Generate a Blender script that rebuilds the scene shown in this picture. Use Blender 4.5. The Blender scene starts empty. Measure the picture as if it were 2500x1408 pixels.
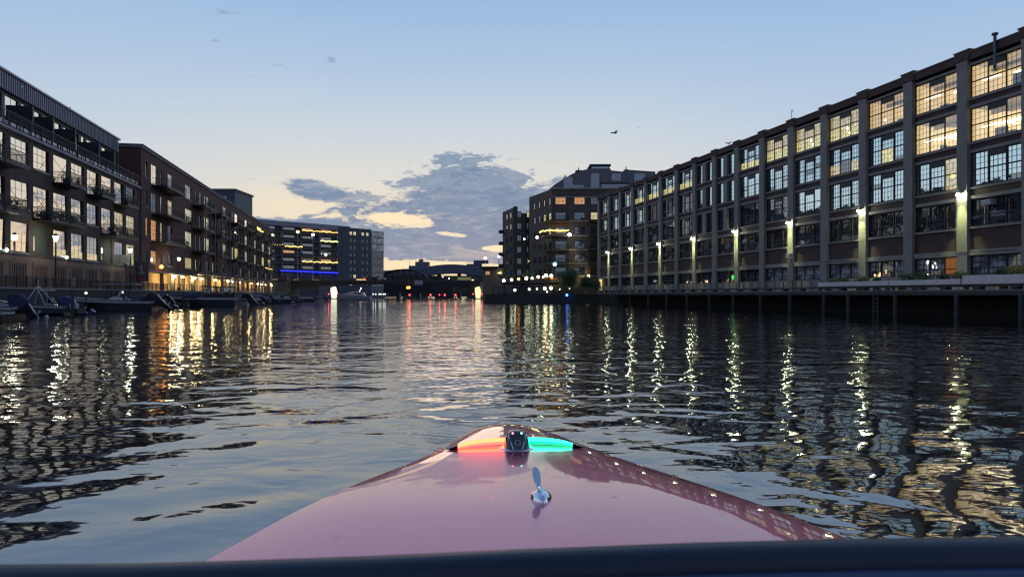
import bpy, math, random
from mathutils import Vector, Matrix
random.seed(7)
sc = bpy.context.scene
C = sc.collection
R = math.radians
PI = math.pi
EYE = 1.7          # eye height above the water
HZ = 719.0         # photo row of the horizon
F = 1750.0         # focal length in photo pixels (photo 2500 wide), see HZ

# ------------------------------------------------------------------ camera
cam_d = bpy.data.cameras.new('camera'); cam = bpy.data.objects.new('camera', cam_d); C.objects.link(cam)
cam.location = (0, 0, EYE); cam.rotation_euler = (R(90), 0, 0)
cam_d.sensor_width = 36.0; cam_d.lens = 36.0 * F / 2500.0
cam_d.shift_y = (HZ-704.0) / 2500.0
cam_d.clip_start = 0.05; cam_d.clip_end = 6000
cam_d.dof.use_dof = True; cam_d.dof.focus_distance = 45.0; cam_d.dof.aperture_fstop = 7.0
sc.camera = cam
sc.view_settings.view_transform = 'Standard'; sc.view_settings.look = 'None'
sc.view_settings.gamma = 1.0; sc.view_settings.exposure = 0.0
sc.view_settings.use_curve_mapping = False
sc.cycles.use_denoising = True; sc.cycles.filter_width = 1.25
sc.cycles.max_bounces = 6; sc.cycles.glossy_bounces = 4; sc.cycles.transparent_max_bounces = 8
sc.cycles.sample_clamp_indirect = 60.0; sc.cycles.sample_clamp_direct = 0.0
sc.cycles.caustics_reflective = False; sc.cycles.caustics_refractive = False

# ------------------------------------------------------------------ node helpers
def s2l(c):
    return tuple((v/255/12.92) if v/255 <= 0.04045 else ((v/255+0.055)/1.055)**2.4 for v in c)
class NT:
    def __init__(s, t): s.t = t; s.n = t.nodes; s.l = t.links
    def new(s, typ, **k):
        n = s.n.new(typ)
        for a, b in k.items(): setattr(n, a, b)
        return n
    def put(s, inp, v):
        if isinstance(v, bpy.types.NodeSocket): s.l.new(v, inp)
        elif v is not None: inp.default_value = v
    def m(s, op, a, b=None, c=None, clamp=False):
        n = s.new('ShaderNodeMath', operation=op); n.use_clamp = clamp
        s.put(n.inputs[0], a); s.put(n.inputs[1], b); s.put(n.inputs[2], c)
        return n.outputs[0]
    def mix(s, f, a, b, typ='RGBA', blend='MIX'):
        n = s.new('ShaderNodeMix', data_type=typ)
        if typ == 'RGBA':
            n.blend_type = blend; i = (0, 6, 7); o = 2
        else: i = (0, 2, 3); o = 0
        def cv(v): return (tuple(v)+(1,)) if isinstance(v, (tuple, list)) and len(v) == 3 else v
        s.put(n.inputs[i[0]], f); s.put(n.inputs[i[1]], cv(a)); s.put(n.inputs[i[2]], cv(b))
        return n.outputs[o]
    def smooth(s, x, lo, hi):
        n = s.new('ShaderNodeMapRange', interpolation_type='SMOOTHSTEP')
        s.put(n.inputs[0], x); n.inputs[1].default_value = lo; n.inputs[2].default_value = hi
        return n.outputs[0]
    def noise(s, vec, scale, detail=3, rough=0.5, dist=0.0, dim='3D'):
        n = s.new('ShaderNodeTexNoise', noise_dimensions=dim)
        if vec is not None: s.put(n.inputs['Vector'], vec)
        n.inputs['Scale'].default_value = scale; n.inputs['Detail'].default_value = detail
        n.inputs['Roughness'].default_value = rough; n.inputs['Distortion'].default_value = dist
        return n.outputs[0]
    def xyz(s, x, y, z=0.0):
        n = s.new('ShaderNodeCombineXYZ')
        for i, v in enumerate((x, y, z)): s.put(n.inputs[i], v)
        return n.outputs[0]
    def ramp(s, f, stops):
        n = s.new('ShaderNodeValToRGB'); s.put(n.inputs[0], f); e = n.color_ramp.elements
        while len(e) < len(stops): e.new(0.5)
        for k, (p, c) in zip(e, stops): k.position = p; k.color = tuple(c)+(1,)
        return n.outputs[0]

# ------------------------------------------------------------------ world: dusk sky with a broken cloud bank over the glow
w = bpy.data.worlds.new('World'); sc.world = w; w.use_nodes = True
t = NT(w.node_tree); t.n.clear()
SUN_EL, SUN_AZ = R(1.5), R(-4)
sky = t.new('ShaderNodeTexSky', sky_type='NISHITA'); sky.sun_disc = False
sky.sun_elevation = SUN_EL; sky.sun_rotation = SUN_AZ
bg_n = t.new('ShaderNodeBackground'); t.l.new(sky.outputs[0], bg_n.inputs[0]); bg_n.inputs[1].default_value = 0.05
tc = t.new('ShaderNodeTexCoord'); sp = t.new('ShaderNodeSeparateXYZ'); t.l.new(tc.outputs['Generated'], sp.inputs[0])
dx, dy, dz = sp.outputs
el = t.m('ARCSINE', t.m('MAXIMUM', dz, 0.0))
az = t.m('ARCTAN2', dx, dy)                         # 0 straight down the river
elw = t.m('ADD', el, t.m('MULTIPLY', t.m('SUBTRACT', t.noise(tc.outputs['Generated'], 2.0, 2), 0.5), 0.03))
base = t.ramp(t.m('DIVIDE', elw, R(60)), [(0.0, s2l((246, 216, 170))), (0.07, s2l((236, 220, 192))), (0.15, s2l((219, 218, 212))),
    (0.22, s2l((198, 210, 221))), (0.29, s2l((175, 198, 224))), (0.38, s2l((152, 184, 222))), (0.55, s2l((126, 160, 208))), (1.0, s2l((84, 112, 158)))])
cool = t.ramp(t.m('DIVIDE', elw, R(60)), [(0.0, s2l((214, 206, 200))), (0.10, s2l((206, 211, 218))), (0.20, s2l((184, 202, 224))), (0.32, s2l((160, 189, 224))), (0.55, s2l((126, 160, 208))), (1.0, s2l((84, 112, 158)))])
base = t.mix(t.smooth(t.m('ABSOLUTE', t.m('ADD', az, 0.12)), 0.12, 0.75), base, cool)
away = t.smooth(t.m('ABSOLUTE', t.m('ADD', az, 0.05)), 1.15, 2.8)
east = t.ramp(t.m('DIVIDE', el, R(60)), [(0.0, s2l((128, 138, 160))), (0.3, s2l((118, 140, 176))), (1.0, s2l((84, 112, 158)))])
base = t.mix(away, base, east)
dyc = t.m('MAXIMUM', dy, 0.05)
u = t.m('DIVIDE', dx, dyc); v = t.m('DIVIDE', dz, dyc)
def ell(px, py, a, b, wt, rot=0.0):
    cu, cv = (px-1250)/F, (HZ-py)/F
    du = t.m('SUBTRACT', u, cu); dv = t.m('SUBTRACT', v, cv)
    if rot:
        c_, s_ = math.cos(rot), math.sin(rot)
        du, dv = t.m('ADD', t.m('MULTIPLY', du, c_), t.m('MULTIPLY', dv, s_)), t.m('SUBTRACT', t.m('MULTIPLY', dv, c_), t.m('MULTIPLY', du, s_))
    q = t.m('ADD', t.m('POWER', t.m('ABSOLUTE', t.m('MULTIPLY', du, F/a)), 2.0), t.m('POWER', t.m('ABSOLUTE', t.m('MULTIPLY', dv, F/b)), 2.0))
    return t.m('MULTIPLY', t.m('EXPONENT', t.m('MULTIPLY', q, -1.0)), wt)
def esum(lst):
    r = None
    for e in lst:
        x = ell(*e); r = x if r is None else t.m('ADD', r, x)
    return r
cvec = t.xyz(u, t.m('MULTIPLY', v, 2.6), 3.1)
nbig = t.noise(cvec, 19.0, 10, 0.66, 0.45)
nfine = t.noise(t.xyz(u, t.m('MULTIPLY', v, 2.8), 7.7), 48.0, 5, 0.6, 0.2)
bank = esum([(1190, 505, 190, 48, 1.1), (780, 466, 95, 19, 1.0, -0.10), (880, 505, 130, 26, 1.05, -0.22), (1290, 540, 260, 80, 1.0),
             (660, 558, 210, 26, 1.6), (950, 600, 330, 36, 1.2, -0.04), (1180, 590, 240, 50, 0.8), (1350, 610, 200, 40, .8), (1130, 445, 60, 38, 0.75, 0.9)])
gaps = esum([(975, 533, 95, 17, 1.5, -0.12), (1213, 606, 60, 10, 3.0), (1105, 573, 48, 6, 2.2, -0.1), (1195, 565, 30, 8, 1.3), (1080, 646, 130, 7, 2.4, -.03), (930, 652, 60, 5, .8),
             (1100, 630, 200, 3, 0.5), (600, 498, 150, 24, 0.8)])
bank = t.m('SUBTRACT', bank, gaps)
low = t.smooth(v, 0.10, 0.02)
d1 = t.smooth(t.m('ADD', t.m('ADD', bank, t.m('MULTIPLY', low, 0.12)), t.m('ADD', t.m('MULTIPLY', t.m('SUBTRACT', nbig, 0.5), 3.3), t.m('MULTIPLY', t.m('SUBTRACT', nfine, 0.5), 1.1))), 0.26, 0.74)
d1 = t.m('MULTIPLY', d1, t.smooth(bank, 0.08, 0.30))
d1 = t.m('MULTIPLY', d1, t.m('ADD', 0.80, t.m('MULTIPLY', t.smooth(t.noise(t.xyz(u, t.m('MULTIPLY', v, 5.5), 1.3), 15.0, 6, .6, .5), .36, .58), .34)))
flock = esum([(1100, 430, 95, 48, 0.78), (1200, 450, 120, 50, 0.78), (1010, 445, 90, 20, 0.5), (1040, 490, 110, 20, .55), (1120, 385, 90, 14, 0.42), (1260, 440, 60, 16, .45)])
d2 = t.m('MULTIPLY', t.smooth(t.m('ADD', flock, t.m('MULTIPLY', t.m('SUBTRACT', nfine, 0.5), 2.2)), 0.42, 0.72), 0.9)
wisps = esum([(560, 32, 48, 9, 0.6, -0.12), (525, 102, 22, 6, 0.5), (686, 158, 24, 8, 0.55), (808, 146, 12, 15, 0.55), (425, 12, 26, 4, 0.4), (650, 400, 26, 13, 0.42), (1562, 316, 10, 9, 0.4), (655, 101, 14, 4, .4), (560, 440, 90, 12, .28), (700,480,60,8,.3)])
d3 = t.m('MULTIPLY', t.smooth(t.m('ADD', wisps, t.m('MULTIPLY', t.m('SUBTRACT', nfine, 0.5), 2.4)), 0.25, 0.95), 0.6)
d3 = t.m('MULTIPLY', d3, t.smooth(wisps, 0.06, 0.22))
dens = t.m('MAXIMUM', t.m('MAXIMUM', d1, d2), d3)
fwd = t.smooth(dy, 0.1, 0.4)
dens = t.m('MULTIPLY', dens, fwd, clamp=True)
cc = t.mix(t.smooth(v, 0.02, 0.16), s2l((118, 140, 172)), s2l((106, 134, 168)))
cc = t.mix(t.m('MULTIPLY', t.smooth(nbig, .4, .75), 0.45), cc, s2l((96, 120, 154)))
cc = t.mix(t.m('MULTIPLY', t.smooth(nfine, .45, .8), 0.5), cc, s2l((170, 182, 200)))
edge = t.m('MULTIPLY', t.m('MULTIPLY', dens, t.m('SUBTRACT', 1.0, dens)), 1.6)
col = t.mix(t.m('MULTIPLY', dens, 0.93), base, cc)
glow = t.m('MULTIPLY', esum([(975, 535, 120, 24, 1.0), (1190, 605, 100, 16, 1.0), (1080, 646, 170, 12, 1.0), (700, 500, 200, 40, .35)]), t.m('SUBTRACT', 1.0, dens), clamp=True)
col = t.mix(t.m('MULTIPLY', glow, t.m('MULTIPLY', fwd, 0.85)), col, s2l((255, 232, 190)))
bg_c = t.new('ShaderNodeBackground'); t.l.new(col, bg_c.inputs[0]); bg_c.inputs[1].default_value = 1.08
add = t.new('ShaderNodeMixShader'); add.inputs[0].default_value = 0.06
out = t.new('ShaderNodeOutputWorld')
t.l.new(bg_c.outputs[0], add.inputs[1]); t.l.new(bg_n.outputs[0], add.inputs[2]); t.l.new(add.outputs[0], out.inputs[0])
w.cycles.sampling_method = 'MANUAL'; w.cycles.sample_map_resolution = 512

sun_d = bpy.data.lights.new('sun', 'SUN'); sun = bpy.data.objects.new('sun', sun_d); C.objects.link(sun)
sun_d.energy = 0.03; sun_d.angle = R(10); sun_d.color = (1, 0.75, 0.5)   # the sun is already down: only its afterglow
sun.rotation_euler = (R(88.5), 0, R(180+4)); sun.location = (-40, 600, 120)

# ------------------------------------------------------------------ mesh builder
class MB:
    def __init__(s): s.v = []; s.f = []; s.mi = []; s.k = 0; s.T = None
    def add(s, vs, fs, k=None):
        o = len(s.v)
        if s.T is not None: vs = [tuple(s.T @ Vector(p)) for p in vs]
        s.v.extend(vs); s.f.extend([tuple(i+o for i in f) for f in fs]); s.mi.extend([s.k if k is None else k]*len(fs))
        return s
    def box(s, x0, x1, y0, y1, z0, z1, k=None):
        return s.add([(x0,y0,z0),(x1,y0,z0),(x1,y1,z0),(x0,y1,z0),(x0,y0,z1),(x1,y0,z1),(x1,y1,z1),(x0,y1,z1)],
              [(0,3,2,1),(4,5,6,7),(0,1,5,4),(1,2,6,5),(2,3,7,6),(3,0,4,7)], k)
    def cbox(s, x, y, z, a, b, c, k=None): return s.box(x-a/2, x+a/2, y-b/2, y+b/2, z, z+c, k)
    def tube(s, p, q, r, n=6, r2=None, k=None):
        p = Vector(p); q = Vector(q); d = (q-p)
        if d.length < 1e-6: return s
        d.normalize(); a = d.orthogonal().normalized(); b = d.cross(a); r2 = r if r2 is None else r2
        vs = [tuple(p + (a*math.cos(2*PI*i/n)+b*math.sin(2*PI*i/n))*r) for i in range(n)] + \
             [tuple(q + (a*math.cos(2*PI*i/n)+b*math.sin(2*PI*i/n))*r2) for i in range(n)]
        return s.add(vs, [(i, (i+1)%n, n+(i+1)%n, n+i) for i in range(n)] + [tuple(range(n-1,-1,-1)), tuple(range(n, 2*n))], k)
    def path(s, pts, r, n=6, k=None):
        for a, b in zip(pts, pts[1:]): s.tube(a, b, r, n, k=k)
        return s
    def ball(s, c, r, nu=10, nv=6, sz=1.0, sx=1.0, sy=1.0, k=None):
        vs = [(c[0], c[1], c[2]-r*sz)]
        for j in range(1, nv):
            a = -PI/2 + PI*j/nv
            for i in range(nu):
                b = 2*PI*i/nu; vs.append((c[0]+r*sx*math.cos(a)*math.cos(b), c[1]+r*sy*math.cos(a)*math.sin(b), c[2]+r*sz*math.sin(a)))
        vs.append((c[0], c[1], c[2]+r*sz)); T = len(vs)-1; fs = []
        for i in range(nu):
            i2 = (i+1)%nu
            fs.append((0, 1+i2, 1+i)); fs.append((T, 1+(nv-2)*nu+i, 1+(nv-2)*nu+i2))
            for j in range(nv-2): fs.append((1+j*nu+i, 1+j*nu+i2, 1+(j+1)*nu+i2, 1+(j+1)*nu+i))
        return s.add(vs, fs, k)
    def lathe(s, c, prof, n=10, k=None):
        vs = []; fs = []
        for (r, z) in prof:
            for i in range(n): vs.append((c[0]+r*math.cos(2*PI*i/n), c[1]+r*math.sin(2*PI*i/n), c[2]+z))
        for j in range(len(prof)-1):
            for i in range(n): fs.append((j*n+i, j*n+(i+1)%n, (j+1)*n+(i+1)%n, (j+1)*n+i))
        fs.append(tuple(range(n-1,-1,-1))); fs.append(tuple(range((len(prof)-1)*n, len(prof)*n)))
        return s.add(vs, fs, k)
    def prism(s, poly, y0, y1, k=None):     # polygon in x,z extruded along y
        n = len(poly)
        vs = [(x, y0, z) for x, z in poly] + [(x, y1, z) for x, z in poly]
        return s.add(vs, [tuple(range(n)), tuple(range(2*n-1, n-1, -1))] + [((i+1)%n, i, n+i, n+(i+1)%n) for i in range(n)], k)
    def slab(s, poly, z0, z1, k=None):      # polygon in x,y extruded along z
        n = len(poly)
        vs = [(x, y, z0) for x, y in poly] + [(x, y, z1) for x, y in poly]
        return s.add(vs, [tuple(range(n-1,-1,-1)), tuple(range(n, 2*n))] + [(i, (i+1)%n, n+(i+1)%n, n+i) for i in range(n)], k)
    def grid(s, rows, k=None, flip=False):  # rows of points
        n = len(rows[0]); vs = [p for r in rows for p in r]
        fs = [(j*n+i, j*n+i+1, (j+1)*n+i+1, (j+1)*n+i) for j in range(len(rows)-1) for i in range(n-1)]
        if flip: fs = [f[::-1] for f in fs]
        return s.add(vs, fs, k)
    def mesh(s, name, mats, smooth=False):
        me = bpy.data.meshes.new(name); me.from_pydata(s.v, [], s.f)
        for m in (mats if isinstance(mats, (list, tuple)) else [mats]): me.materials.append(m)
        me.polygons.foreach_set('material_index', s.mi)
        if smooth: me.polygons.foreach_set('use_smooth', [True]*len(s.f))
        me.update(); return me
    def build(s, name, mats, parent=None, smooth=False, bevel=0.0):
        o = bpy.data.objects.new(name, s.mesh(name, mats, smooth)); C.objects.link(o)
        if parent is not None: o.parent = parent
        if bevel:
            b = o.modifiers.new('bevel', 'BEVEL'); b.width = bevel; b.segments = 2; b.limit_method = 'ANGLE'
        return o
def tag(o, label=None, cat=None, group=None, kind=None):
    if label: o['label'] = label
    if cat: o['category'] = cat
    if group: o['group'] = group
    if kind: o['kind'] = kind
    return o
def thing(name, label, cat, loc=(0,0,0), rz=0.0, group=None):
    o = bpy.data.objects.new(name, None); C.objects.link(o); o.location = loc; o.rotation_euler = (0, 0, rz)
    o.empty_display_size = 0.3
    return tag(o, label, cat, group)
def inst(name, me, parent, loc=(0,0,0), rz=0.0):
    o = bpy.data.objects.new(name, me); C.objects.link(o); o.parent = parent; o.location = loc; o.rotation_euler = (0,0,rz); return o
def copy_tree(o, parent=None):
    c = o.copy(); C.objects.link(c); c.parent = parent
    for ch in list(o.children): copy_tree(ch, c)
    return c
def push(o, k=1.2):            # move a thing k times farther along its line of sight, built k times larger, once its real distance is known
    o.location = Vector((0, 0, EYE)) + (Vector(o.location)-Vector((0, 0, EYE)))*k; o.scale = (k, k, k)
def at(px, py, D):            # where a thing seen at photo column px, row py stands when it is D metres down the river
    return Vector(((px-1250)/F*D, D, EYE+(HZ-py)/F*D))

# ------------------------------------------------------------------ materials
MATS = {}
def mat(name, col, rough=0.7, metal=0.0, var=0.25, scale=1.5, bump=0.0, ior=1.5, emit=None, es=0.0, coat=0.0):
    m = bpy.data.materials.new(name); m.use_nodes = True; q = NT(m.node_tree)
    b = q.n['Principled BSDF']; b.inputs['Roughness'].default_value = rough; b.inputs['Metallic'].default_value = metal
    b.inputs['IOR'].default_value = ior; b.inputs['Coat Weight'].default_value = coat
    if var > 0:
        tcn = q.new('ShaderNodeTexCoord')
        n = q.noise(tcn.outputs['Object'], scale, 5, 0.62)
        q.l.new(q.mix(n, tuple(c*(1-var) for c in col), tuple(min(1, c*(1+var)) for c in col)), b.inputs['Base Color'])
        if bump:
            bn = q.new('ShaderNodeBump'); bn.inputs['Strength'].default_value = bump; bn.inputs['Distance'].default_value = 0.02
            q.l.new(q.noise(tcn.outputs['Object'], scale*8, 4), bn.inputs['Height']); q.l.new(bn.outputs[0], b.inputs['Normal'])
    else: b.inputs['Base Color'].default_value = tuple(col)+(1,)
    if emit: b.inputs['Emission Color'].default_value = tuple(emit)+(1,); b.inputs['Emission Strength'].default_value = es
    return m
def brick(name, c1, c2, mortar, scale=1.0):
    m = bpy.data.materials.new(name); m.use_nodes = True; q = NT(m.node_tree); b = q.n['Principled BSDF']
    tcn = q.new('ShaderNodeTexCoord'); s_ = q.new('ShaderNodeSeparateXYZ'); q.l.new(tcn.outputs['Object'], s_.inputs[0])
    vec = q.xyz(q.m('ADD', s_.outputs[0], s_.outputs[1]), s_.outputs[2], 0.0)
    bt = q.new('ShaderNodeTexBrick'); q.l.new(vec, bt.inputs['Vector'])
    bt.inputs['Scale'].default_value = 1.0; bt.inputs['Brick Width'].default_value = 0.24*scale; bt.inputs['Row Height'].default_value = 0.085*scale
    bt.inputs['Mortar Size'].default_value = 0.008*scale
    bt.inputs['Color1'].default_value = tuple(c1)+(1,); bt.inputs['Color2'].default_value = tuple(c2)+(1,); bt.inputs['Mortar'].default_value = tuple(mortar)+(1,)
    n = q.noise(tcn.outputs['Object'], 0.7, 6, 0.65)
    q.l.new(q.mix(0.55, bt.outputs[0], q.ramp(n, [(0.25, (.25,.25,.25)), (0.75, (1,1,1))]), blend='MULTIPLY'), b.inputs['Base Color'])
    b.inputs['Roughness'].default_value = 0.85
    return m
def emit(name, col, s):
    m = bpy.data.materials.new(name); m.use_nodes = True; q = NT(m.node_tree); q.n.clear()
    e = q.new('ShaderNodeEmission'); e.inputs[0].default_value = tuple(col)+(1,); e.inputs[1].default_value = s
    o = q.new('ShaderNodeOutputMaterial'); q.l.new(e.outputs[0], o.inputs[0]); return m
def glass(name, refl=0.7, tint=(0.9,0.93,0.95), lit=None, ls=0.0, trans=0.0, wob=0.010, dark=(0.01,0.012,0.016)):
    # old window glass: a strong mirror at these slanting angles, slightly wavy from pane to pane; rooms behind glow when lit
    m = bpy.data.materials.new(name); m.use_nodes = True; q = NT(m.node_tree); q.n.clear()
    tcn = q.new('ShaderNodeTexCoord'); o = q.new('ShaderNodeOutputMaterial')
    g = q.new('ShaderNodeBsdfGlossy'); g.inputs['Roughness'].default_value = 0.02; g.inputs[0].default_value = tuple(tint)+(1,)
    bn = q.new('ShaderNodeBump'); bn.inputs['Strength'].default_value = 1.0; bn.inputs['Distance'].default_value = wob
    q.l.new(q.noise(tcn.outputs['Object'], 0.9, 2), bn.inputs['Height']); q.l.new(bn.outputs[0], g.inputs['Normal'])
    if trans: a = q.new('ShaderNodeBsdfTransparent'); a.inputs[0].default_value = (0.9,0.92,0.9,1)
    elif lit:
        a = q.new('ShaderNodeEmission')
        sp_ = q.new('ShaderNodeSeparateXYZ'); q.l.new(tcn.outputs['Object'], sp_.inputs[0])
        n1 = q.noise(tcn.outputs['Object'], 0.7, 3, 0.6); n2 = q.noise(tcn.outputs['Object'], 3.0, 2)
        c_ = q.mix(n1, tuple(c*0.55 for c in lit), tuple(min(1, c*1.3) for c in lit))
        q.l.new(c_, a.inputs[0]); q.l.new(q.m('MULTIPLY', q.m('ADD', q.m('MULTIPLY', q.smooth(n2, .3, .7), 0.8), 0.6), ls), a.inputs[1])
    else:
        a = q.new('ShaderNodeBsdfDiffuse')
        n1 = q.noise(tcn.outputs['Object'], 0.8, 3, 0.6)
        q.l.new(q.mix(q.smooth(n1, .45, .6), dark, tuple(c*4 for c in dark)), a.inputs[0])
    mx = q.new('ShaderNodeMixShader'); mx.inputs[0].default_value = refl
    q.l.new(a.outputs[0], mx.inputs[1]); q.l.new(g.outputs[0], mx.inputs[2]); q.l.new(mx.outputs[0], o.inputs[0])
    return m

BR_R = brick('warehouse_brick', (.085,.042,.034), (.12,.06,.048), (.085,.07,.064))
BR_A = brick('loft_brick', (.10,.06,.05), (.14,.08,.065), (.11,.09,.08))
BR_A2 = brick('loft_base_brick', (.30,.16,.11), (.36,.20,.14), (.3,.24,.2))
BR_B = brick('dark_red_brick', (.12,.045,.036), (.16,.062,.048), (.10,.07,.06))
BR_C = brick('brown_brick', (.105,.08,.068), (.14,.105,.088), (.13,.115,.105))
CONC = mat('painted_concrete', (.245,.215,.195), .8, var=.45, scale=.9, bump=.4)
CONC_L = mat('pale_concrete', (.36,.34,.33), .8, var=.3, scale=1.2, bump=.3)
STONE = mat('limestone', (.36,.33,.29), .8, var=.25)
DARK = mat('dark_steel', (.025,.026,.03), .5, .3, var=.2)
DARKER = mat('black_frame', (.012,.012,.014), .5, var=.2)
STEEL = mat('grey_steel', (.10,.105,.115), .5, .4, var=.2)
SEAM = mat('standing_seam_metal', (.27,.27,.33), .35, .5, var=.12, scale=.6)
BLUEGREY = mat('bluegrey_panel', (.06,.075,.105), .6, var=.2)
GREYP = mat('grey_render', (.16,.15,.16), .75, var=.2)
GREENP = mat('green_grey_panel', (.06,.065,.055), .7, var=.35)
WOOD = mat('weathered_timber', (.055,.05,.047), .85, var=.5, scale=2.5, bump=.5)
WOOD_D = mat('wet_timber', (.02,.018,.017), .6, var=.5, scale=2.5, bump=.4)
DOCKW = mat('dock_plank', (.16,.145,.13), .85, var=.4, scale=2)
ASPH = mat('paving', (.09,.085,.08), .9, var=.3)
EARTH = mat('bank_earth', (.05,.048,.042), .95, var=.4)
CREAM = mat('cream_wall', (.62,.48,.26), .8, var=.22, scale=.6)
GEL = mat('white_gelcoat', (.62,.62,.66), .25, var=.06, ior=1.5)
GEL_G = mat('grey_gelcoat', (.30,.31,.34), .3, var=.1)
NAVY = mat('navy_canvas', (.02,.03,.07), .8, var=.4, scale=3, bump=.6)
BLKC = mat('black_canvas', (.012,.013,.016), .75, var=.4, scale=3, bump=.6)
BLKG = mat('black_gloss', (.012,.013,.017), .15, ior=1.6, var=.1)
BLUEG = mat('blue_gloss', (.02,.045,.13), .2, ior=1.6, var=.3)
ALU = mat('aluminium', (.55,.56,.6), .3, .9, var=.1)
CHROME = mat('chrome', (.85,.86,.88), .04, 1.0, var=0)
TINT = glass('tinted_windshield', .35)
LEAF = mat('leaf_green', (.06,.11,.03), .6, var=.6, scale=5)
LEAF_Y = mat('leaf_yellow_green', (.26,.24,.04), .6, var=.6, scale=5)
LEAF_D = mat('leaf_dark', (.04,.075,.025), .6, var=.6, scale=5)
BARK = mat('bark', (.05,.035,.025), .9, var=.4)
G_SKY = glass('mirror_glass', .93, tint=(.76,.94,.97), wob=.006)
G_DIM = glass('dim_glass', .34, dark=(.012,.015,.022))
G_DARK = glass('dark_glass', .12, dark=(.014,.016,.022))
G_LEFT = glass('loft_glass', .95, tint=(1,.91,.80), wob=.005)
G_WARM = glass('lit_glass_warm', .38, lit=(1,.68,.34), ls=.82)
G_PALE = glass('lit_glass_pale', .45, lit=(1,.80,.50), ls=.8)
G_YEL = glass('lit_glass_yellow', .3, lit=(1,.74,.30), ls=1.0)
G_ORG = glass('lit_glass_orange', .2, lit=(1,.40,.12), ls=.8)
G_BLIND = glass('blind_glass', .2, dark=(.09,.10,.115))
G_CLEAR = glass('clear_glass', .25, trans=1.0)
ROOM = mat('lit_room', (.85,.70,.46), .9, var=.4, scale=.8, emit=(1,.68,.33), es=.58)  # wall emission stands in for lamplight filling the room
E_TUBE = emit('fluorescent_tube', (1,.86,.55), 7)
E_WARM = emit('warm_lamp', (1,.74,.36), 34)
E_WALL = emit('wall_lamp_light', (.90,1,.62), 150)
E_COOL = emit('street_lamp_light', (.93,1,.74), 22)
E_GLOBE = emit('globe_light', (.93,1,.62), 9)
E_GOLD = emit('string_light', (1,.62,.16), 3.6)
E_ORANGE = emit('orange_lamp', (1,.36,.06), 9)
E_RED = emit('red_lamp', (1,.05,.06), 6)
E_BLUE = emit('blue_strip', (.02,.03,1), 2.6)
E_BLUEL = emit('blue_lamp', (.05,.2,1), 9)
E_PURP = emit('purple_string', (.4,.15,1), 2.0)
E_DOCK = emit('dock_lamp', (.95,1,.85), 2.2)
E_WHITE = emit('white_lamp', (1,.97,.85), 6)

# ------------------------------------------------------------------ water
def water_mat():
    m = bpy.data.materials.new('river_water'); m.use_nodes = True; q = NT(m.node_tree); b = q.n['Principled BSDF']
    tcn = q.new('ShaderNodeNewGeometry'); s_ = q.new('ShaderNodeSeparateXYZ'); q.l.new(tcn.outputs['Position'], s_.inputs[0])
    X, Y, Z = s_.outputs
    b.inputs['Base Color'].default_value = (.006,.008,.009,1); b.inputs['Roughness'].default_value = 0.035; b.inputs['IOR'].default_value = 3.4
    dist = q.m('SQRT', q.m('ADD', q.m('MULTIPLY', X, X), q.m('MULTIPLY', Y, Y)))
    calm = q.noise(q.xyz(X, q.m('MULTIPLY', Y, .5), 5.0), 0.09, 2)
    gust = q.m('ADD', 0.55, q.m('MULTIPLY', q.smooth(calm, .38, .62), .65))
    # broad slow swell, mid ripples, small ripples
    a = q.m('MULTIPLY', q.noise(q.xyz(X, q.m('MULTIPLY', Y, 1.3), 0.0), 0.5, 1.5, .45, .6), .060)
    c = q.m('MULTIPLY', q.noise(q.xyz(X, q.m('MULTIPLY', Y, 1.1), 2.0), 1.25, 1.5, .5, .9), .030)
    e = q.m('MULTIPLY', q.noise(q.xyz(q.m('MULTIPLY', X, .8), q.m('MULTIPLY', Y, 1.5), 4.0), 6.0, 1.5, .5, .4), .0020)
    f = q.m('MULTIPLY', q.noise(q.xyz(q.m('MULTIPLY', X, .9), q.m('MULTIPLY', Y, 1.3), 9.0), 3.1, 1.0, .5, .6), .0045)
    near = q.smooth(dist, 2.0, 11.0)
    hgt = q.m('ADD', q.m('MULTIPLY', a, q.m('ADD', .35, q.m('MULTIPLY', near, .65))), q.m('MULTIPLY', q.m('ADD', q.m('MULTIPLY', c, q.m('ADD', .42, q.m('MULTIPLY', near, .58))), q.m('ADD', f, q.m('MULTIPLY', e, q.m('ADD', .45, q.m('MULTIPLY', near, .55))))), gust))
    # the boat's own bow wave: long low crests running back on both sides
    wl = q.m('ADD', q.m('MULTIPLY', X, 0.55), q.m('MULTIPLY', Y, -0.83)); wr = q.m('ADD', q.m('MULTIPLY', X, -0.62), q.m('MULTIPLY', Y, -0.78))
    ww = q.m('ADD', q.m('SINE', q.m('ADD', q.m('MULTIPLY', wl, 5.5), q.m('MULTIPLY', a, 50))), q.m('MULTIPLY', q.m('SINE', q.m('ADD', q.m('MULTIPLY', wr, 4.5), q.m('MULTIPLY', a, 50))), .8))
    hgt = q.m('ADD', hgt, q.m('MULTIPLY', ww, q.m('MULTIPLY', q.m('SUBTRACT', 1.0, q.smooth(dist, 3.0, 15.0)), .0055)))
    bn = q.new('ShaderNodeBump'); bn.inputs['Strength'].default_value = 1.0; bn.inputs['Distance'].default_value = 1.0
    q.l.new(hgt, bn.inputs['Height']); q.l.new(bn.outputs[0], b.inputs['Normal'])
    return m
tag(MB().add([(-400,-120,0),(400,-120,0),(400,1500,0),(-400,1500,0)], [(0,1,2,3)]).build('river_water', water_mat()), kind='structure')

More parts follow.
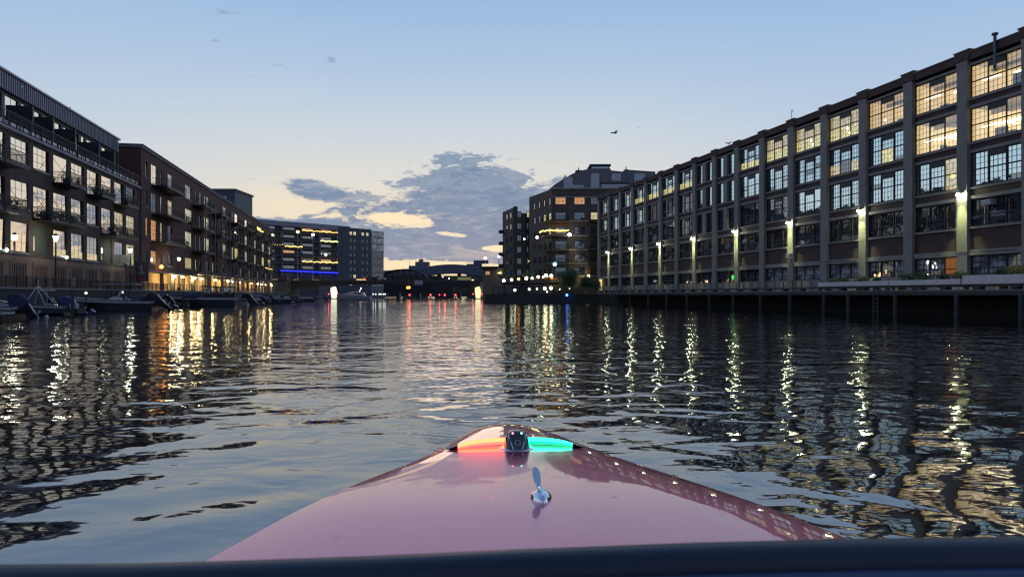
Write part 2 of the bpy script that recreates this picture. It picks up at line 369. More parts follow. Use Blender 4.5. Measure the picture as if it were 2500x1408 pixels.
# ------------------------------------------------------------------ facade frames (parallel to the channel)
class Fr:
    def __init__(s, X0, vp, side):
        s.X0 = X0; s.tn = (vp-1250)/F; s.a = math.atan(s.tn); s.c = math.cos(s.a); s.side = side
        d = Vector((math.sin(s.a), math.cos(s.a), 0)); s.d = d
        s.ang = math.atan2(d.y, d.x) if side == 'L' else math.atan2(-d.y, -d.x)
    def org(s, Dref, z=0.0): s.sref = Dref/s.c; s.Dref = Dref; return (s.X0+s.tn*Dref, Dref, z)
    def x(s, D): v_ = D/s.c - s.sref; return v_ if s.side == 'L' else -v_
    def Dof(s, px): return s.X0/((px-1250)/F - s.tn)
def holes_wall(mb, x0, x1, z0, z1, holes, y=0.0, dep=0.3, k=None):
    xs = sorted(set([x0, x1] + [h[0] for h in holes] + [h[1] for h in holes])); zs = sorted(set([z0, z1] + [h[2] for h in holes] + [h[3] for h in holes]))
    xs = [a for a in xs if x0 <= a <= x1]; zs = [a for a in zs if z0 <= a <= z1]
    import bisect
    nx, nz = len(xs)-1, len(zs)-1
    solid = [[True]*nz for _ in range(nx)]
    for (a, b_, c_, d_) in holes:
        for i in range(bisect.bisect_left(xs, a-1e-6), nx):
            if xs[i] >= b_-1e-6: break
            for j in range(bisect.bisect_left(zs, c_-1e-6), nz):
                if zs[j] >= d_-1e-6: break
                solid[i][j] = False
    for j in range(nz):
        i = 0
        while i < nx:
            if solid[i][j]:
                i2 = i
                while i2 < nx and solid[i2][j]: i2 += 1
                mb.add([(xs[i],y,zs[j]),(xs[i2],y,zs[j]),(xs[i2],y,zs[j+1]),(xs[i],y,zs[j+1])], [(0,1,2,3)], k); i = i2
            else: i += 1
    for (a, b_, c_, d_) in holes:
        e = y+dep
        mb.add([(a,y,c_),(b_,y,c_),(b_,y,d_),(a,y,d_),(a,e,c_),(b_,e,c_),(b_,e,d_),(a,e,d_)], [(0,4,5,1),(1,5,6,2),(2,6,7,3),(3,7,4,0)], k)
    return mb
_wc = {}
def sash_mesh(wd, ht, cols, rows, t_=.07, main=None, panel=0.0):
    key = (round(wd,2), round(ht,2), cols, rows, t_, main, panel)
    if key in _wc: return _wc[key]
    mb = MB()
    mb.box(0, wd, -.03, .05, 0, t_*1.4).box(0, wd, -.03, .05, ht-t_*1.4, ht).box(0, t_*1.2, -.031, .05, t_*1.4, ht-t_*1.4).box(wd-t_*1.2, wd, -.031, .05, t_*1.4, ht-t_*1.4)
    for i in range(1, cols):
        x = wd*i/cols; big = main and i % main == 0
        h_ = (t_*.7 if big else t_*.2); mb.box(x-h_, x+h_, -.034 if big else .032, .045, t_*1.4, ht-t_*1.4)
    for j in range(1, rows):
        z = ht*j/rows; h_ = (t_*.6 if (main and j == rows//2) else t_*.2)
        mb.box(t_*1.2, wd-t_*1.2, 0.034 if h_ < t_*.5 else -.029, .043, z-h_, z+h_)
    if panel:
        mb.box(wd/3+t_, wd*2/3-t_, -.045, .04, ht-panel, ht-t_*1.41)
    me = mb.mesh('sash', DARKER); _wc[key] = me; return me
_gc = {}
def pane_mesh(wd, ht, m, lowm=None, frac=.35):
    key = (round(wd,2), round(ht,2), m.name, lowm.name if lowm else '', frac)
    if key in _gc: return _gc[key]
    mb = MB(); h0 = ht*frac if lowm else 0
    mb.add([(0,0,h0),(wd,0,h0),(wd,0,ht),(0,0,ht)], [(0,1,2,3)], 0)
    if lowm: mb.add([(0,0,0),(wd,0,0),(wd,0,h0),(0,0,h0)], [(0,1,2,3)], 1)
    me = mb.mesh('pane', [m, lowm] if lowm else [m]); _gc[key] = me; return me
_sc = {}
def window(root, x, y, z, wd, ht, m, cols=3, rows=3, main=None, panel=0.0, t_=.07, lowm=None, frac=.35, tilt=None, sill=None):
    fr = inst('window', sash_mesh(wd, ht, cols, rows, t_, main, panel), root, (x, y, z))
    g = inst('pane', pane_mesh(wd, ht, m, lowm, frac), fr, (0, .055, 0))
    if sill:
        k_ = (round(wd,2), round(y,2))
        if k_ not in _sc: _sc[k_] = MB().box(-.1, wd+.1, -y-.07, -y+.12, -.16, -.002).mesh('sill', STONE)
        inst('sill', _sc[k_], fr)
    if tilt is None: tilt = .012
    g.rotation_euler = (random.uniform(-tilt, tilt)*.6, 0, random.uniform(-tilt, tilt)*.5)
    return fr
def balcony(root, x0, x1, z, dep=1.6, y=0.0, h=1.05, fill=.11, rods=True, mt=None, name='balcony'):
    mt = mt or DARK
    mb = MB(); mb.box(x0, x1, y-dep, y-.003, z-.16, z)
    mb.box(x0, x1, y-dep-.03, y-dep, z-.26, z+.02)
    if rods:
        for xx in (x0+.1, x1-.1): mb.tube((xx, y-.01, z+2.4), (xx, y-dep+.05, z+.1), .022, 4)
    b = mb.build(name, mt, root)
    r = MB(); r.box(x0, x1, y-dep-.02, y-dep+.03, z+h-.05, z+h); r.box(x0, x1, y-dep-.01, y-dep+.02, z+.12, z+.16)
    for xx in (x0, x1): r.box(xx-.025, xx+.025, y-dep, y, z+h-.051, z+h-.001); r.box(xx-.026, xx+.026, y-dep-.012, y-dep+.04, z, z+h-.05)
    n = int((x1-x0)/fill)
    for i in range(1, n): xx = x0+(x1-x0)*i/n; r.box(xx-.011, xx+.011, y-dep, y-dep+.016, z+.1, z+h-.04)
    n = int(dep/fill)
    for i in range(1, n):
        for xx in (x0, x1): r.box(xx-.009, xx+.009, y-dep+dep*i/n-.01, y-dep+dep*i/n+.01, z+.02, z+h-.04)
    r.build('railing', mt, b)
    return b
def spot(name, parent, loc, rot, watts, col, ang=90, blend=.6, rad=.12):
    d = bpy.data.lights.new(name, 'SPOT'); d.energy = watts; d.color = col; d.spot_size = R(ang); d.spot_blend = blend; d.shadow_soft_size = rad
    o = bpy.data.objects.new(name, d); C.objects.link(o); o.parent = parent; o.location = loc; o.rotation_euler = rot; return o
def point(name, parent, loc, watts, col, rad=.15):
    d = bpy.data.lights.new(name, 'POINT'); d.energy = watts; d.color = col; d.shadow_soft_size = rad
    o = bpy.data.objects.new(name, d); C.objects.link(o); o.parent = parent; o.location = loc; return o

FR = Fr(52.0, 852, 'R'); FA = Fr(-31.0, 915, 'L')
GZ = 2.2
# ------------------------------------------------------------------ ground
def bank():
    g = MB()
    g.slab([(-38-.1914*-60, -60), (-38-.1914*285, 285), (-400, 285), (-400, -60)], -2, GZ)
    tag(g.build('ground', ASPH), kind='structure')
    g = MB(); g.slab([(51.2+.2274*60, -60), (400, -60), (400, 235), (-9.3, 235), (-7.8, 200), (-5.8, 152), (5, 140), (51.2-.2274*137, 137)], -2, GZ-.4)
    tag(g.build('ground', EARTH), kind='structure')
    g = MB(); g.slab([(-400, 300), (-92, 300), (-100, 420), (-120, 700), (-400, 700)], -2, 5.9)
    g.slab([(-10, 246), (400, 246), (400, 700), (40, 700), (10, 420)], -2, 5.9)
    g.slab([(-400, 700.5), (400, 700.5), (400, 1400), (-400, 1400)], -2, 5.0)
    tag(g.build('ground', EARTH), kind='structure')
bank()

# ------------------------------------------------------------------ right: long warehouse
def PD(k): return 60.83+5.915*k
def warehouse():
    o = FR.org(PD(15)); X = FR.x
    r = thing('warehouse', 'long five storey warehouse with grey concrete pilasters, brick spandrels and gridded factory windows', 'warehouse', o, FR.ang)
    L = X(PD(-5)); T = 22.0
    c = MB(); c.box(.3, L, 5.0, 32, 0, T-.4).box(.3, L, .5, 5.0, T-.5, T-.3)
    c.box(.0, .3, .9, 32, 0, T-.2)
    r.location.z = -.12
    c.build('wall', BR_R, r)
    sp_ = MB()
    rows = [(18.3, 2.75), (14.6, 2.85), (10.85, 2.85), (7.5, 2.3), (3.5, 1.6)]
    for (z0, z1) in ((17.7, 18.12), (13.95, 14.42), (10.1, 10.67), (5.56, 7.32)): sp_.box(.05, L, .35, 5.0, z0, z1)
    sp_.build('spandrel_brickwork', BR_R, r)
    cb = MB()
    for (z0, z1, y) in ((18.12, 18.3, .22), (17.45, 17.7, .27), (14.42, 14.6, .22), (13.7, 13.95, .27), (10.67, 10.85, .22), (9.8, 10.1, .2), (7.32, 7.5, .18), (5.1, 5.56, .12), (21.05, 21.25, .25), (2.0, 3.5, .2)):
        cb.box(.05, L, y, 5.0, z0, z1)
    cb.build('concrete_band', CONC, r)
    pm = MB().box(-.53, .53, 0, .95, 1.8, 21.3).mesh('pilaster', CONC)
    pl = MB().box(-.62, .62, -.06, .95, 1.8, 3.4).mesh('pilaster_base', CONC); pc_ = MB().box(-.57, .57, -.03, .95, 21.25, 21.5).mesh('pilaster_cap', CONC)
    for k in range(-4, 16):
        p = inst('pilaster', pm, r, (X(PD(k)), 0, 0)); inst('base', pl, p, (0, 0, 0)); inst('cap', pc_, p, (0, 0, 0))
    pa = MB(); pa.box(0, L, .06, .6, 21.5, T+.15)
    for k in range(-4, 16): pa.box(X(PD(k))-.75, X(PD(k))+.75, -.04, .66, 21.52, T+.36)
    pa.build('parapet', BR_R, r)
    co = MB(); co.box(0, L, -.02, .68, T+.15, T+.24)
    for k in range(-4, 16): co.box(X(PD(k))-.82, X(PD(k))+.82, -.1, .72, T+.36, T+.44)
    co.build('coping', CONC, r)
    S, D_, L_, T_ = G_SKY, G_DIM, G_WARM, 'room'
    st1 = {-3:L_,-2:T_,-1:T_,0:T_,1:T_,2:T_,3:L_,4:L_,5:L_,6:'low',7:S,8:S,9:'low',10:'low',11:'low',12:'low',13:S,14:S,15:S}
    st2 = {-3:S,-2:L_,-1:T_,0:T_,1:T_,2:'cen',3:'warmlow',4:S,5:S,6:S,7:S,8:S,9:D_,10:G_DARK,11:G_DARK,12:S,13:S,14:S,15:S}
    st3 = {-3:S,-2:S,-1:S,0:S,1:'lamp',2:S,3:S,4:S,5:D_,6:G_DARK,7:G_DARK,8:G_DARK,9:D_,10:D_,11:G_DARK,12:G_DARK,13:G_DARK,14:G_DARK,15:G_DARK}
    for ri, (z0, h) in enumerate(rows):
        for k in range(-3, 16):
            xa, xb = X(PD(k))+.53, X(PD(k-1))-.53
            st = [st1, st2, st3, {}, {}][ri].get(k, G_DARK)
            if ri == 4: st = G_BLIND if k in (-1, 0, 1, 2, 3, 4, 5) else G_DARK
            if k in (7, 8) and ri < 3:
                for q in (0, 1):
                    wx0 = xa+.2+q*2.85; window(r, wx0, .42, z0, 1.75, h, st, 4, 5, t_=.06)
                MB().box(xa+1.98, xa+3.02, .1, .9, z0-.12, z0+h+.05).build('pier', CONC, r)
                MB().box(xa+.0, xa+.2, .3, .9, z0-.1, z0+h+.03).box(xa+4.8, xb, .3, .9, z0-.1, z0+h+.03).build('pier', BR_R, r)
                continue
            wd = xb-xa
            rws, pan = (6, .55) if ri < 3 else ((5, .0) if ri == 3 else (3, 0))
            low = None; fr_ = .35; m = st
            if st == 'low': m, low, fr_ = S, G_YEL, .33
            if st == 'warmlow': m, low, fr_ = S, G_WARM, .4
            if st in ('cen', 'lamp'): m = S
            if st == 'room': m = G_CLEAR
            if ri == 0 and 3 <= k <= 5: low, fr_ = G_YEL, .45
            f = window(r, xa, .42, z0, wd, h, m, 12, rws, 4, pan, lowm=low, frac=fr_)
            if m in (G_SKY, G_DARK, G_DIM, G_BLIND) and ri < 4:
                rr_ = random.Random(k*7+ri)
                for q in range(3):
                    if rr_.random() < .38:
                        xa_ = wd*q/3+.08; z_ = rr_.choice((.1, h*.5, h*.3)); hh_ = rr_.choice((.3, .45, h*.5-.1))
                        MB().box(xa_, xa_+wd/3-.16, .046, .052, z_, min(h-.1, z_+hh_)).build('blind', [G_DIM if m is G_SKY else G_BLIND], f)
            if st == 'cen': inst('lit_sash', MB().box(wd/3+.05, wd*2/3-.05, .045, .05, .1, h*.5).mesh('lit_sash', G_YEL), f)
            if st == 'lamp':
                inst('lit_sash', MB().box(wd*2/3+.05, wd-.1, .045, .05, .1, h-.1).mesh('lit_sash', G_WARM), f)
                inst('lamp_shade', MB().ball((wd*.83, .04, h*.45), .22, sy=.1).mesh('lamp_shade', emit('shaded_lamp', (1,.55,.12), 2.4)), f)
            if st == 'room':
                rm = MB(); a, b_ = .02, wd-.02; t1 = h+.0; y0, y1 = .08, 4.2
                rm.add([(a,y1,-.05),(b_,y1,-.05),(b_,y1,t1),(a,y1,t1),(a,y0,-.05),(b_,y0,-.05),(b_,y0,t1),(a,y0,t1)],
                       [(0,3,2,1),(0,4,7,3),(1,2,6,5),(3,7,6,2),(0,1,5,4)])
                rm.build('lit_room', ROOM, f)
                fb_ = random.Random(k*3+ri)
                for q in range(3):
                    xq = fb_.uniform(.3, wd-1.2); MB().box(xq, xq+fb_.uniform(.4, 1.1), 1.6+q*.7, 1.9+q*.7, -.05, fb_.uniform(.5, 1.3)).build('furniture', [WOOD, GREYP, STONE][q], f)
                MB().box(wd*.5, wd*.5+.35, 3.2, 3.6, -.05, h).build('column', STONE, f); MB().box(.03, wd-.03, 2.0, 2.25, h-.35, h-.002).build('ceiling_beam', STONE, f)
                tb = MB()
                if ri == 1:
                    for (yy, zz) in ((.8, 1.25), (2.2, 1.5), (3.4, 1.8)): tb.box(.2, wd-.3, yy, yy+.14, zz, zz+.07)
                    tb.box(wd*.34, wd*.34+.08, .9, 3.0, 1.35, 1.41)
                else:
                    for (xa_, xb_, yy, zz) in ((.2, 1.9, .9, 1.5), (wd*.7, wd-.3, .7, 1.2), (1.6, 3.8, 2.6, 1.9)): tb.box(xa_, xb_, yy, yy+.12, zz, zz+.07)
                    if k == 2: tb = MB(); tb.ball((wd*.3, .6, .75), .12).ball((wd*.36, .9, .25), .10)
                tb.build('ceiling_light', E_TUBE, f)
                if ri == 0 and k == 0: MB().box(wd*.72, wd*.95, .3, .34, .1, 1.0).build('blind', GREYP, f)
            if ri == 0 and k in (3, 4):
                MB().ball((wd*.55, .03, 1.0), .14, sy=.4).ball((wd*.62, .03, .45), .10, sy=.4).build('hanging_lamp', E_TUBE, f)
            if ri == 3 and k in (1, 2, 3, 5, 9, 12, 0):
                MB().box(wd*.70, wd*.70+.06, .03, .05, .1, h-.3).box(wd*.25, wd*.25+.08, .03, .05, .1, h-.5).build('curtain_edge', mat('curtain', (.4,.28,.16), .9), f)
            if ri == 4 and k in (0, 1): MB().box(wd*.68, wd*.94, .03, .05, .1, h*.95 if k == 1 else h*.35).build('lit_blind', emit('lit_blind', (.9,.35,.12), .22), f)
            if ri == 4 and k == 2: [MB().ball((wd*a_,.03,b_), c_, sy=.1).build('table_lamp', emit('table_lamp', (1,.62,.2), 1.6), f) for a_, b_, c_ in ((.3,.4,.2),(.45,.55,.16),(.15,.25,.14))]
            if ri == 4 and k == 7: MB().box(wd*.75, wd*.85, -.02, .04, .4, .95).build('green_sign', emit('green_sign', (.05,1,.1), 1.5), f)
    for k in (1, 5, 9, 13): MB().path([(X(PD(k))+.66, .12, 21.3), (X(PD(k))+.66, .12, 3.0), (X(PD(k))+.66, -.1, 2.4)], .06).build('downpipe', STEEL, r)
    for k in (0, 3, 6): MB().path([(X(PD(k))-.62, -.02, 10.3), (X(PD(k))-.62, -.02, 5.4), (X(PD(k))+5, .1, 5.35)], .025).build('cable', DARK, r)
    # wall lamps washing every second pilaster
    for k in (0, 2, 4, 6, 8, 10, 12, 14, -2):
        lx = X(PD(k)); z = 10.35
        a = MB(); a.tube((0, -.02, .10), (0, -.34, .16), .03).box(-.22, .22, -.52, -.02, .12, .2).lathe((0, -.3, -.02), [(.10,.14),(.17,.0)], 8)
        lm = a.build('wall_lamp', DARK, r); lm.location = (lx, 0, z)
        MB().ball((0, -.34, -.08), .19, 8, 5, .7).build('bulb', E_WALL, lm)
        spot('lamp_light', lm, (0, -.46, -.06), (R(6), 0, 0), 12000, (.86, 1, .40), 56, .9, .10)
    # vent pipe, window unit, boxes
    x0 = X(PD(0))+3.3
    MB().lathe((x0, -.1, 21.3), [(.12,-1.2),(.12,1.35),(.24,1.36),(.24,1.5)], 10).tube((x0, -.1, 20.1), (x0-.5, .5, 20.0), .1).build('vent_pipe', STEEL, r)
    MB().box(X(PD(0))+2.0, X(PD(0))+2.9, -.15, .6, 9.1, 9.55).build('air_conditioner', GEL_G, r, bevel=.04)
    MB().box(X(PD(4))-.2, X(PD(4))+.6, -.5, -.07, 6.1, 6.65).build('air_conditioner', GEL_G, r, bevel=.04)
    MB().path([(X(PD(4)), .2, T+.6), (X(PD(4)), .2, T+1.5), (X(PD(4))+.25, .2, T+1.5), (X(PD(4))+.25, .2, T+1.2)], .03).build('antenna', DARK, r)
    MB().box(.6, 1.5, -.02, .3, 2.3, 5.0).build('lit_entrance', emit('entrance_glow', (1,.7,.3), 1.1), r)
    return r
warehouse()

def leaves(mb, c, rx, ry, rz, n, s_, k=None):
    for _ in range(n):
        while True:
            a = Vector((random.uniform(-1,1), random.uniform(-1,1), random.uniform(-1,1)))
            if .25 < a.length < 1: break
        bump = 1+.25*math.sin(a.x*7+c[0])*math.cos(a.y*6+a.z*5)
        p = Vector((c[0]+a.x*rx*bump, c[1]+a.y*ry*bump, c[2]+a.z*rz*bump))
        d = Vector((random.gauss(0,1), random.gauss(0,1), random.gauss(0,1))).normalized(); e = d.orthogonal().normalized()
        q = s_*random.uniform(.6, 1.4)
        kk = (0 if random.random() < .6 else 1) if k is None else k
        mb.add([tuple(p-d*q), tuple(p+e*q*.5), tuple(p+d*q), tuple(p-e*q*.5)], [(0,1,2,3)], kk)
def potted(root, x, y, z, s_):
    m = MB(); m.lathe((0,0,0), [(s_*.35,.0),(s_*.5,.35)], 8); m.k = 1; leaves(m, (0,0,.35+s_*.7), s_, s_, s_*1.1, 60, .14, 1)
    o = m.build('potted_plant', [DARKER, LEAF_D], root); o.location = (x, y, z); return o
# ------------------------------------------------------------------ left: loft building with metal penthouse
def loft():
    o = FA.org(46.0); X = FA.x
    r = thing('loft_building', 'brown brick loft building with tall grid windows, steel balconies and metal clad penthouse', 'building', o, FA.ang)
    L = X(94.0); cor = 15.85
    holes = []; wins = []
    cs = [X(62.6+4.05*k) for k in range(-4, 8)]
    doors1 = (2, 4, 8, 6); doors2 = (1, 2, 5, 6, 8)
    for i, cx in enumerate(cs):
        k = i-4; a, b_ = cx-1.6, cx+1.6
        z0 = 12.55 if k in (-1, 2, 4, 6) else 13.15
        holes.append((a, b_, z0, 15.3)); wins.append((a, z0, 3.2, 15.3-z0, 1, k))
        z0 = 8.65 if k in (-1, 1, 2, 5, 6) else 9.3
        holes.append((a, b_, z0, 11.65)); wins.append((a, z0, 3.2, 11.65-z0, 2, k))
        holes.append((a, b_, 5.4, 8.05)); wins.append((a, 5.4, 3.2, 2.65, 3, k))
    wl = MB(); holes_wall(wl, 0, L, 5.05, 15.6, holes, dep=.2)
    wl.box(0, L, .5, 22, 5.05, 15.6); wl.box(L-.002, L, 0, .5, 5.05, 15.6)
    wl.build('wall', BR_A, r)
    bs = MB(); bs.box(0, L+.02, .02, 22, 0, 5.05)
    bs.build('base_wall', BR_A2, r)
    pn = MB().box(-1.75, -1.5, -.06, .02, 2.2, 4.6).box(-1.5, 1.6, -.06, .02, 4.45, 4.65).mesh('base_pilaster', BR_A2)
    rec = MB().box(-1.4, 1.25, -.02, .018, 2.25, 2.4)
    for q in range(7): rec.box(-1.35+q*.4, -1.35+q*.4+.10, -.021, .019, 2.3, 4.3)
    rec = rec.mesh('base_grille', mat('dark_opening', (.06,.035,.028), .9))
    for cx in cs: p_ = inst('base_pilaster', pn, r, (cx, 0, 0)); inst('base_grille', rec, p_)
    for (x, z, wd, ht, row, k) in wins:
        m = G_LEFT; cols, rws = 3, 3
        if row == 3 and k in (-2, 1, 5): m = GREENP
        if row == 3 and k == -1: cols = 2
        if (row, k) in ((2, 7), (3, 7)): m = G_WARM
        if (row, k) in ((1, 7),): m = G_DIM
        if (row, k) in ((2, 6),): m = G_WARM
        lowm = None
        if row == 3 and k in (2, 3, 4): lowm = G_WARM
        if m is GREENP:
            p = MB().box(x, x+wd, .1, .2, z, z+ht).box(x+.2, x+.26, .08, .1, z, z+ht).build('window', [GREENP], r)
            MB().box(x+.04, x+.38, .06, .09, z+.3, z+1.6).build('pane', G_LEFT, p); continue
        window(r, x, .06, z, wd, ht, m, cols, rws, None, 0, t_=.055, lowm=lowm, frac=.3, tilt=.03, sill=True)
    # cornice / gutter and parapet
    MB().prism([(-.3,0),(-.3,.14),(-.22,.25),(0,.25),(0,-.1),(-.12,-.1)], 0, L+.3).build('cornice', CONC_L, r).matrix_local = Matrix(((0,1,0,0),(1,0,0,0),(0,0,1,15.62),(0,0,0,1)))
    MB().box(0, L, -.001, 22, 15.6, 16.05).build('roof_deck', DARKER, r)
    sg = MB()
    n = int(L/1.15)
    for i in range(n): sg.box(i*1.15+.1, i*1.15+.95, -.14, -.05, 16.0, 16.32)
    sg.build('parapet_panel', SEAM, r)
    rl = MB(); rl.box(0, L, -.26, -.22, 17.1, 17.16).box(0, L, -.255, -.225, 16.45, 16.49)
    i = 0
    while i*2.05 < L:
        rl.box(i*2.05-.035, i*2.05+.035, -.29, -.2, 15.9 if i % 2 else 15.6, 17.1); i += 1
    for i in range(int(L/.13)): rl.box(i*.13, i*.13+.022, -.245, -.23, 16.45, 17.1)
    rl.build('railing', DARK, r)
    # penthouse
    py = 2.5; PL = X(94.5)-1.2
    ph = MB(); hs = []; pw = []
    x = 1.0
    while x < PL-2.5:
        hs.append((x, x+2.5, 16.6, 19.9)); pw.append((x, 2.5)); x += 3.1
        if x < PL-1.6: hs.append((x, x+1.1, 16.6, 19.9)); pw.append((x, 1.1)); x += 1.6
    holes_wall(ph, 0, PL, 16.05, 20.1, hs, y=py, dep=.2); ph.box(0, PL, py+.5, 18, 16.05, 20.1)
    ph.build('penthouse_wall', BLUEGREY, r)
    bd = MB(); bd.box(-.2, PL, py-.35, 18, 20.1, 21.7)
    for i in range(int(PL/.42)): bd.box(i*.42, i*.42+.05, py-.43, py-.35, 20.1, 21.7)
    for i in range(40): bd.box(PL, PL+.06, py-.3+i*.42, py-.25+i*.42, 16.1, 21.65)
    bd.build('metal_fascia', SEAM, r)
    MB().box(-.2, PL+.2, py-.55, 18.2, 21.7, 21.87).build('roof_edge', SEAM, r)
    MB().box(PL-1.6, PL+.3, py+2.5, py+6, 21.85, 22.9).build('rooftop_box', BLUEGREY, r)
    MB().lathe((PL-13, py+.6, 21.85), [(.12,0),(.12,.5),(.22,.5),(.22,.7)], 8).build('chimney_vent', DARK, r)
    for (x, wd) in pw: window(r, x, py+.05, 16.6, wd, 3.3, G_LEFT, 2 if wd > 2 else 1, 3, None, 0, t_=.06, tilt=.02)
    for px in (78, 128, 182, 240, 278):
        xd = X(FA.Dof(px)*1.0)
        MB().box(xd-.12, xd+.12, -.1, py-.4, 16.06, 18.7).build('divider_wall', DARK, r)
    for k in (-2, -1, 2, 4, 6):
        if k < 8: balcony(r, cs[k+4]-1.9, cs[k+4]+2.0, 12.5)
    for k in (-2, -1, 1, 2, 5, 6): balcony(r, cs[k+4]-1.9, cs[k+4]+1.95, 8.6)
    # plants and chairs on balconies read as dark lumps
    for k, z in ((2, 12.5), (4, 12.5), (6, 12.5), (1, 8.6), (2, 8.6), (5, 8.6), (-1, 8.6)):
        for q in range(3): potted(r, cs[k+4]-1.2+q*1.1+random.uniform(-.3,.3), -.9+random.uniform(-.3,.3), z, random.uniform(.25,.5))
    MB().path([(L-.2, -.1, 15.6), (L-.1, -.12, 14.9), (L-.1, -.12, 2.3)], .06).build('downspout', STEEL, r)
    for px, py_ in ((13, 610), (160, 628)):   # small wall lights
        D = FA.Dof(px); MB().ball((X(D), -.12, EYE+(HZ-py_)/F*D), .13, 8, 5).build('wall_light', E_COOL, r)
    return r
push(loft())

# ------------------------------------------------------------------ left: long brick apartment block with balcony frames
def brick_block():
    FB = Fr(-31.0, 908, 'L'); o = FB.org(96.3); X = FB.x
    r = thing('brick_building', 'dark red brick apartment block with stacked balcony frames above a lit yellow arcade', 'building', o, FB.ang)
    L = X(222.0); T = 21.4
    rowz = [(17.8, 2.3), (13.8, 2.3), (9.85, 2.4), (6.1, 1.8)]
    hs = []; ws = []
    def H(xc, wd, row, cols, m=None, ext=0.0):
        z0, h = rowz[row]; z0 -= ext; h += ext
        if xc-wd/2 < .3 or xc+wd/2 > L-.3: return
        hs.append((xc-wd/2, xc+wd/2, z0, z0+h)); ws.append((xc-wd/2, z0, wd, h, cols, m))
    for row in range(4):
        H(X(98.6), .95, row, 2, [G_LEFT, G_DIM, G_ORG, G_DIM][row])
        H(X(101.8), 2.6, row, 3, [G_LEFT, G_DIM, G_ORG, G_ORG][row], .5 if row < 3 else 0)
        H(X(105.4), .95, row, 2, [G_LEFT, G_LEFT, G_WARM, G_DIM][row], .5 if row < 3 else 0)
        H(X(110.0), 2.4, row, 3, [G_LEFT, G_WARM, G_DIM, G_DIM][row])
        for j, D in enumerate((121, 134.5, 151, 164, 176, 189.5, 204, 216)):
            m = [G_LEFT, G_PALE, G_PALE, G_DIM][row]
            if row == 2 and j in (3, 6): m = G_YEL
            if row == 1 and j in (2, 3): m = G_LEFT
            if row == 3: m = G_WARM if j == 0 else G_DIM
            H(X(D), 4.3, row, 3, m)
            H(X(D+5.2), 1.0, row, 1, [G_LEFT, G_DIM, G_DIM, G_WARM][row])
            if D < 200: H(X(D+8.4), 1.6, row, 2, [G_DIM, G_DIM, G_WARM if j == 2 else G_DIM, G_DIM][row], .4)
    wl = MB(); holes_wall(wl, 0, L, 5.1, T, hs, dep=.12); wl.box(0, L, .45, 20, 5.1, T-.1)
    wl.box(-.001, .02, 0, .46, 5.1, T)
    wl.build('wall', BR_B, r)
    for (x, z, wd, ht, cols, m) in ws: window(r, x, .03, z, wd, ht, m, cols, 2, t_=.05, tilt=.03, sill=True)
    MB().box(-.15, L+.1, -.18, 20.1, T, T+.35).box(-.22, L+.2, -.28, 20.2, T+.35, T+.5).build('cornice', GREYP, r)
    # arcade
    MB().box(0, L, -.25, .3, 4.85, 5.1).build('arcade_beam', STEEL, r)
    MB().box(0, L, 2.4, 20, 0, 5.1).box(0, L, .3, 2.4, 4.95, 5.09).box(0, L, -.5, 2.4, GZ+.01, GZ+.03).build('arcade_wall', CREAM, r)
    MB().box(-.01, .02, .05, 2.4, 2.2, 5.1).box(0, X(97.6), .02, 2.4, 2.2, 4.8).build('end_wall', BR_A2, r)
    am = MB().box(-.2, .2, -.15, .3, 2.2, 4.85).mesh('arcade_column', GREYP)
    x = X(106); 
    while x < L: inst('arcade_column', am, r, (x, 0, 0)); x += 6.2
    lamp = [(421,1),(440,1),(470,1),(487,1),(521,1),(553,1),(564,.8),(584,.8),(610,.7),(626,.9),(635,.9),(645,.6),(667,1),(673,1)]
    for px, s_ in lamp:
        D = FB.Dof(px)
        if D > 220: D = 219
        lm = MB().lathe((0,0,0), [(.05,.25),(.16,.1)], 8).build('arcade_lamp', DARK, r); lm.location = (X(D), -.34, 4.55)
        MB().ball((0,0,.0), .2*s_+.04, 8, 5, .8).build('bulb', E_WARM, lm)
        point('lamp_light', lm, (0, .5, -.25), (230 if px < 480 else 380)*s_, (1,.72,.32), .2)
    # balconies: galleries on steel posts between window bays
    bm = [(X(101), X(111.5), 2.0, False)]
    for j, D in enumerate((121, 134.5, 151, 164, 176, 189.5, 204)): bm.append((X(D)+2.2, X(D)+10.2, 2.2, True))
    for (a, b_, dep, posts) in bm:
        if b_ > L: b_ = L-.2
        for z in (17.15, 13.15, 9.2): balcony(r, a, b_, z, dep, fill=.22, rods=not posts)
        if posts:
            p = MB()
            for xx in (a+.1, b_-.1, (a+b_)/2): p.box(xx-.09, xx+.09, -dep-.12, -dep+.06, 2.2, 18.6 if xx != (a+b_)/2 else 18.2)
            p.box(a, b_, -dep-.1, -.03, 5.15, 5.3)
            p.build('balcony_frame', STEEL, r)
    for j, D in enumerate((114, 129, 143, 158)):   # clutter
        for q in range(4): potted(r, X(D)+q*1.2, -1.3, 9.2+random.choice((0,3.95,7.95)), random.uniform(.3,.55))
    # string lights on two balconies
    st = MB()
    for q in range(14): st.ball((X(176)+2.4+q*.5, -2.3, 18.25+.3*math.sin(q*1.3)), .13, 6, 4)
    st.build('string_lights', E_GOLD, r)
    st = MB()
    for q in range(10): st.ball((X(189.5)+2.6+q*1.5, -2.3, 8.9), .09, 6, 4)
    st.build('string_lights', E_GOLD, r)
    MB().ball((X(104.5), -.3, 5.75), .26, 8, 5).build('wall_light', E_ORANGE, r); point('wall_glow', r, (X(104.5), -.8, 5.8), 60, (1,.35,.08), .2)
    MB().ball((X(110.6), -.3, 9.5), .13, 8, 5).build('wall_light', E_ORANGE, r)
    # roof block behind the parapet
    return FB, r
FB, blk = brick_block(); push(blk)
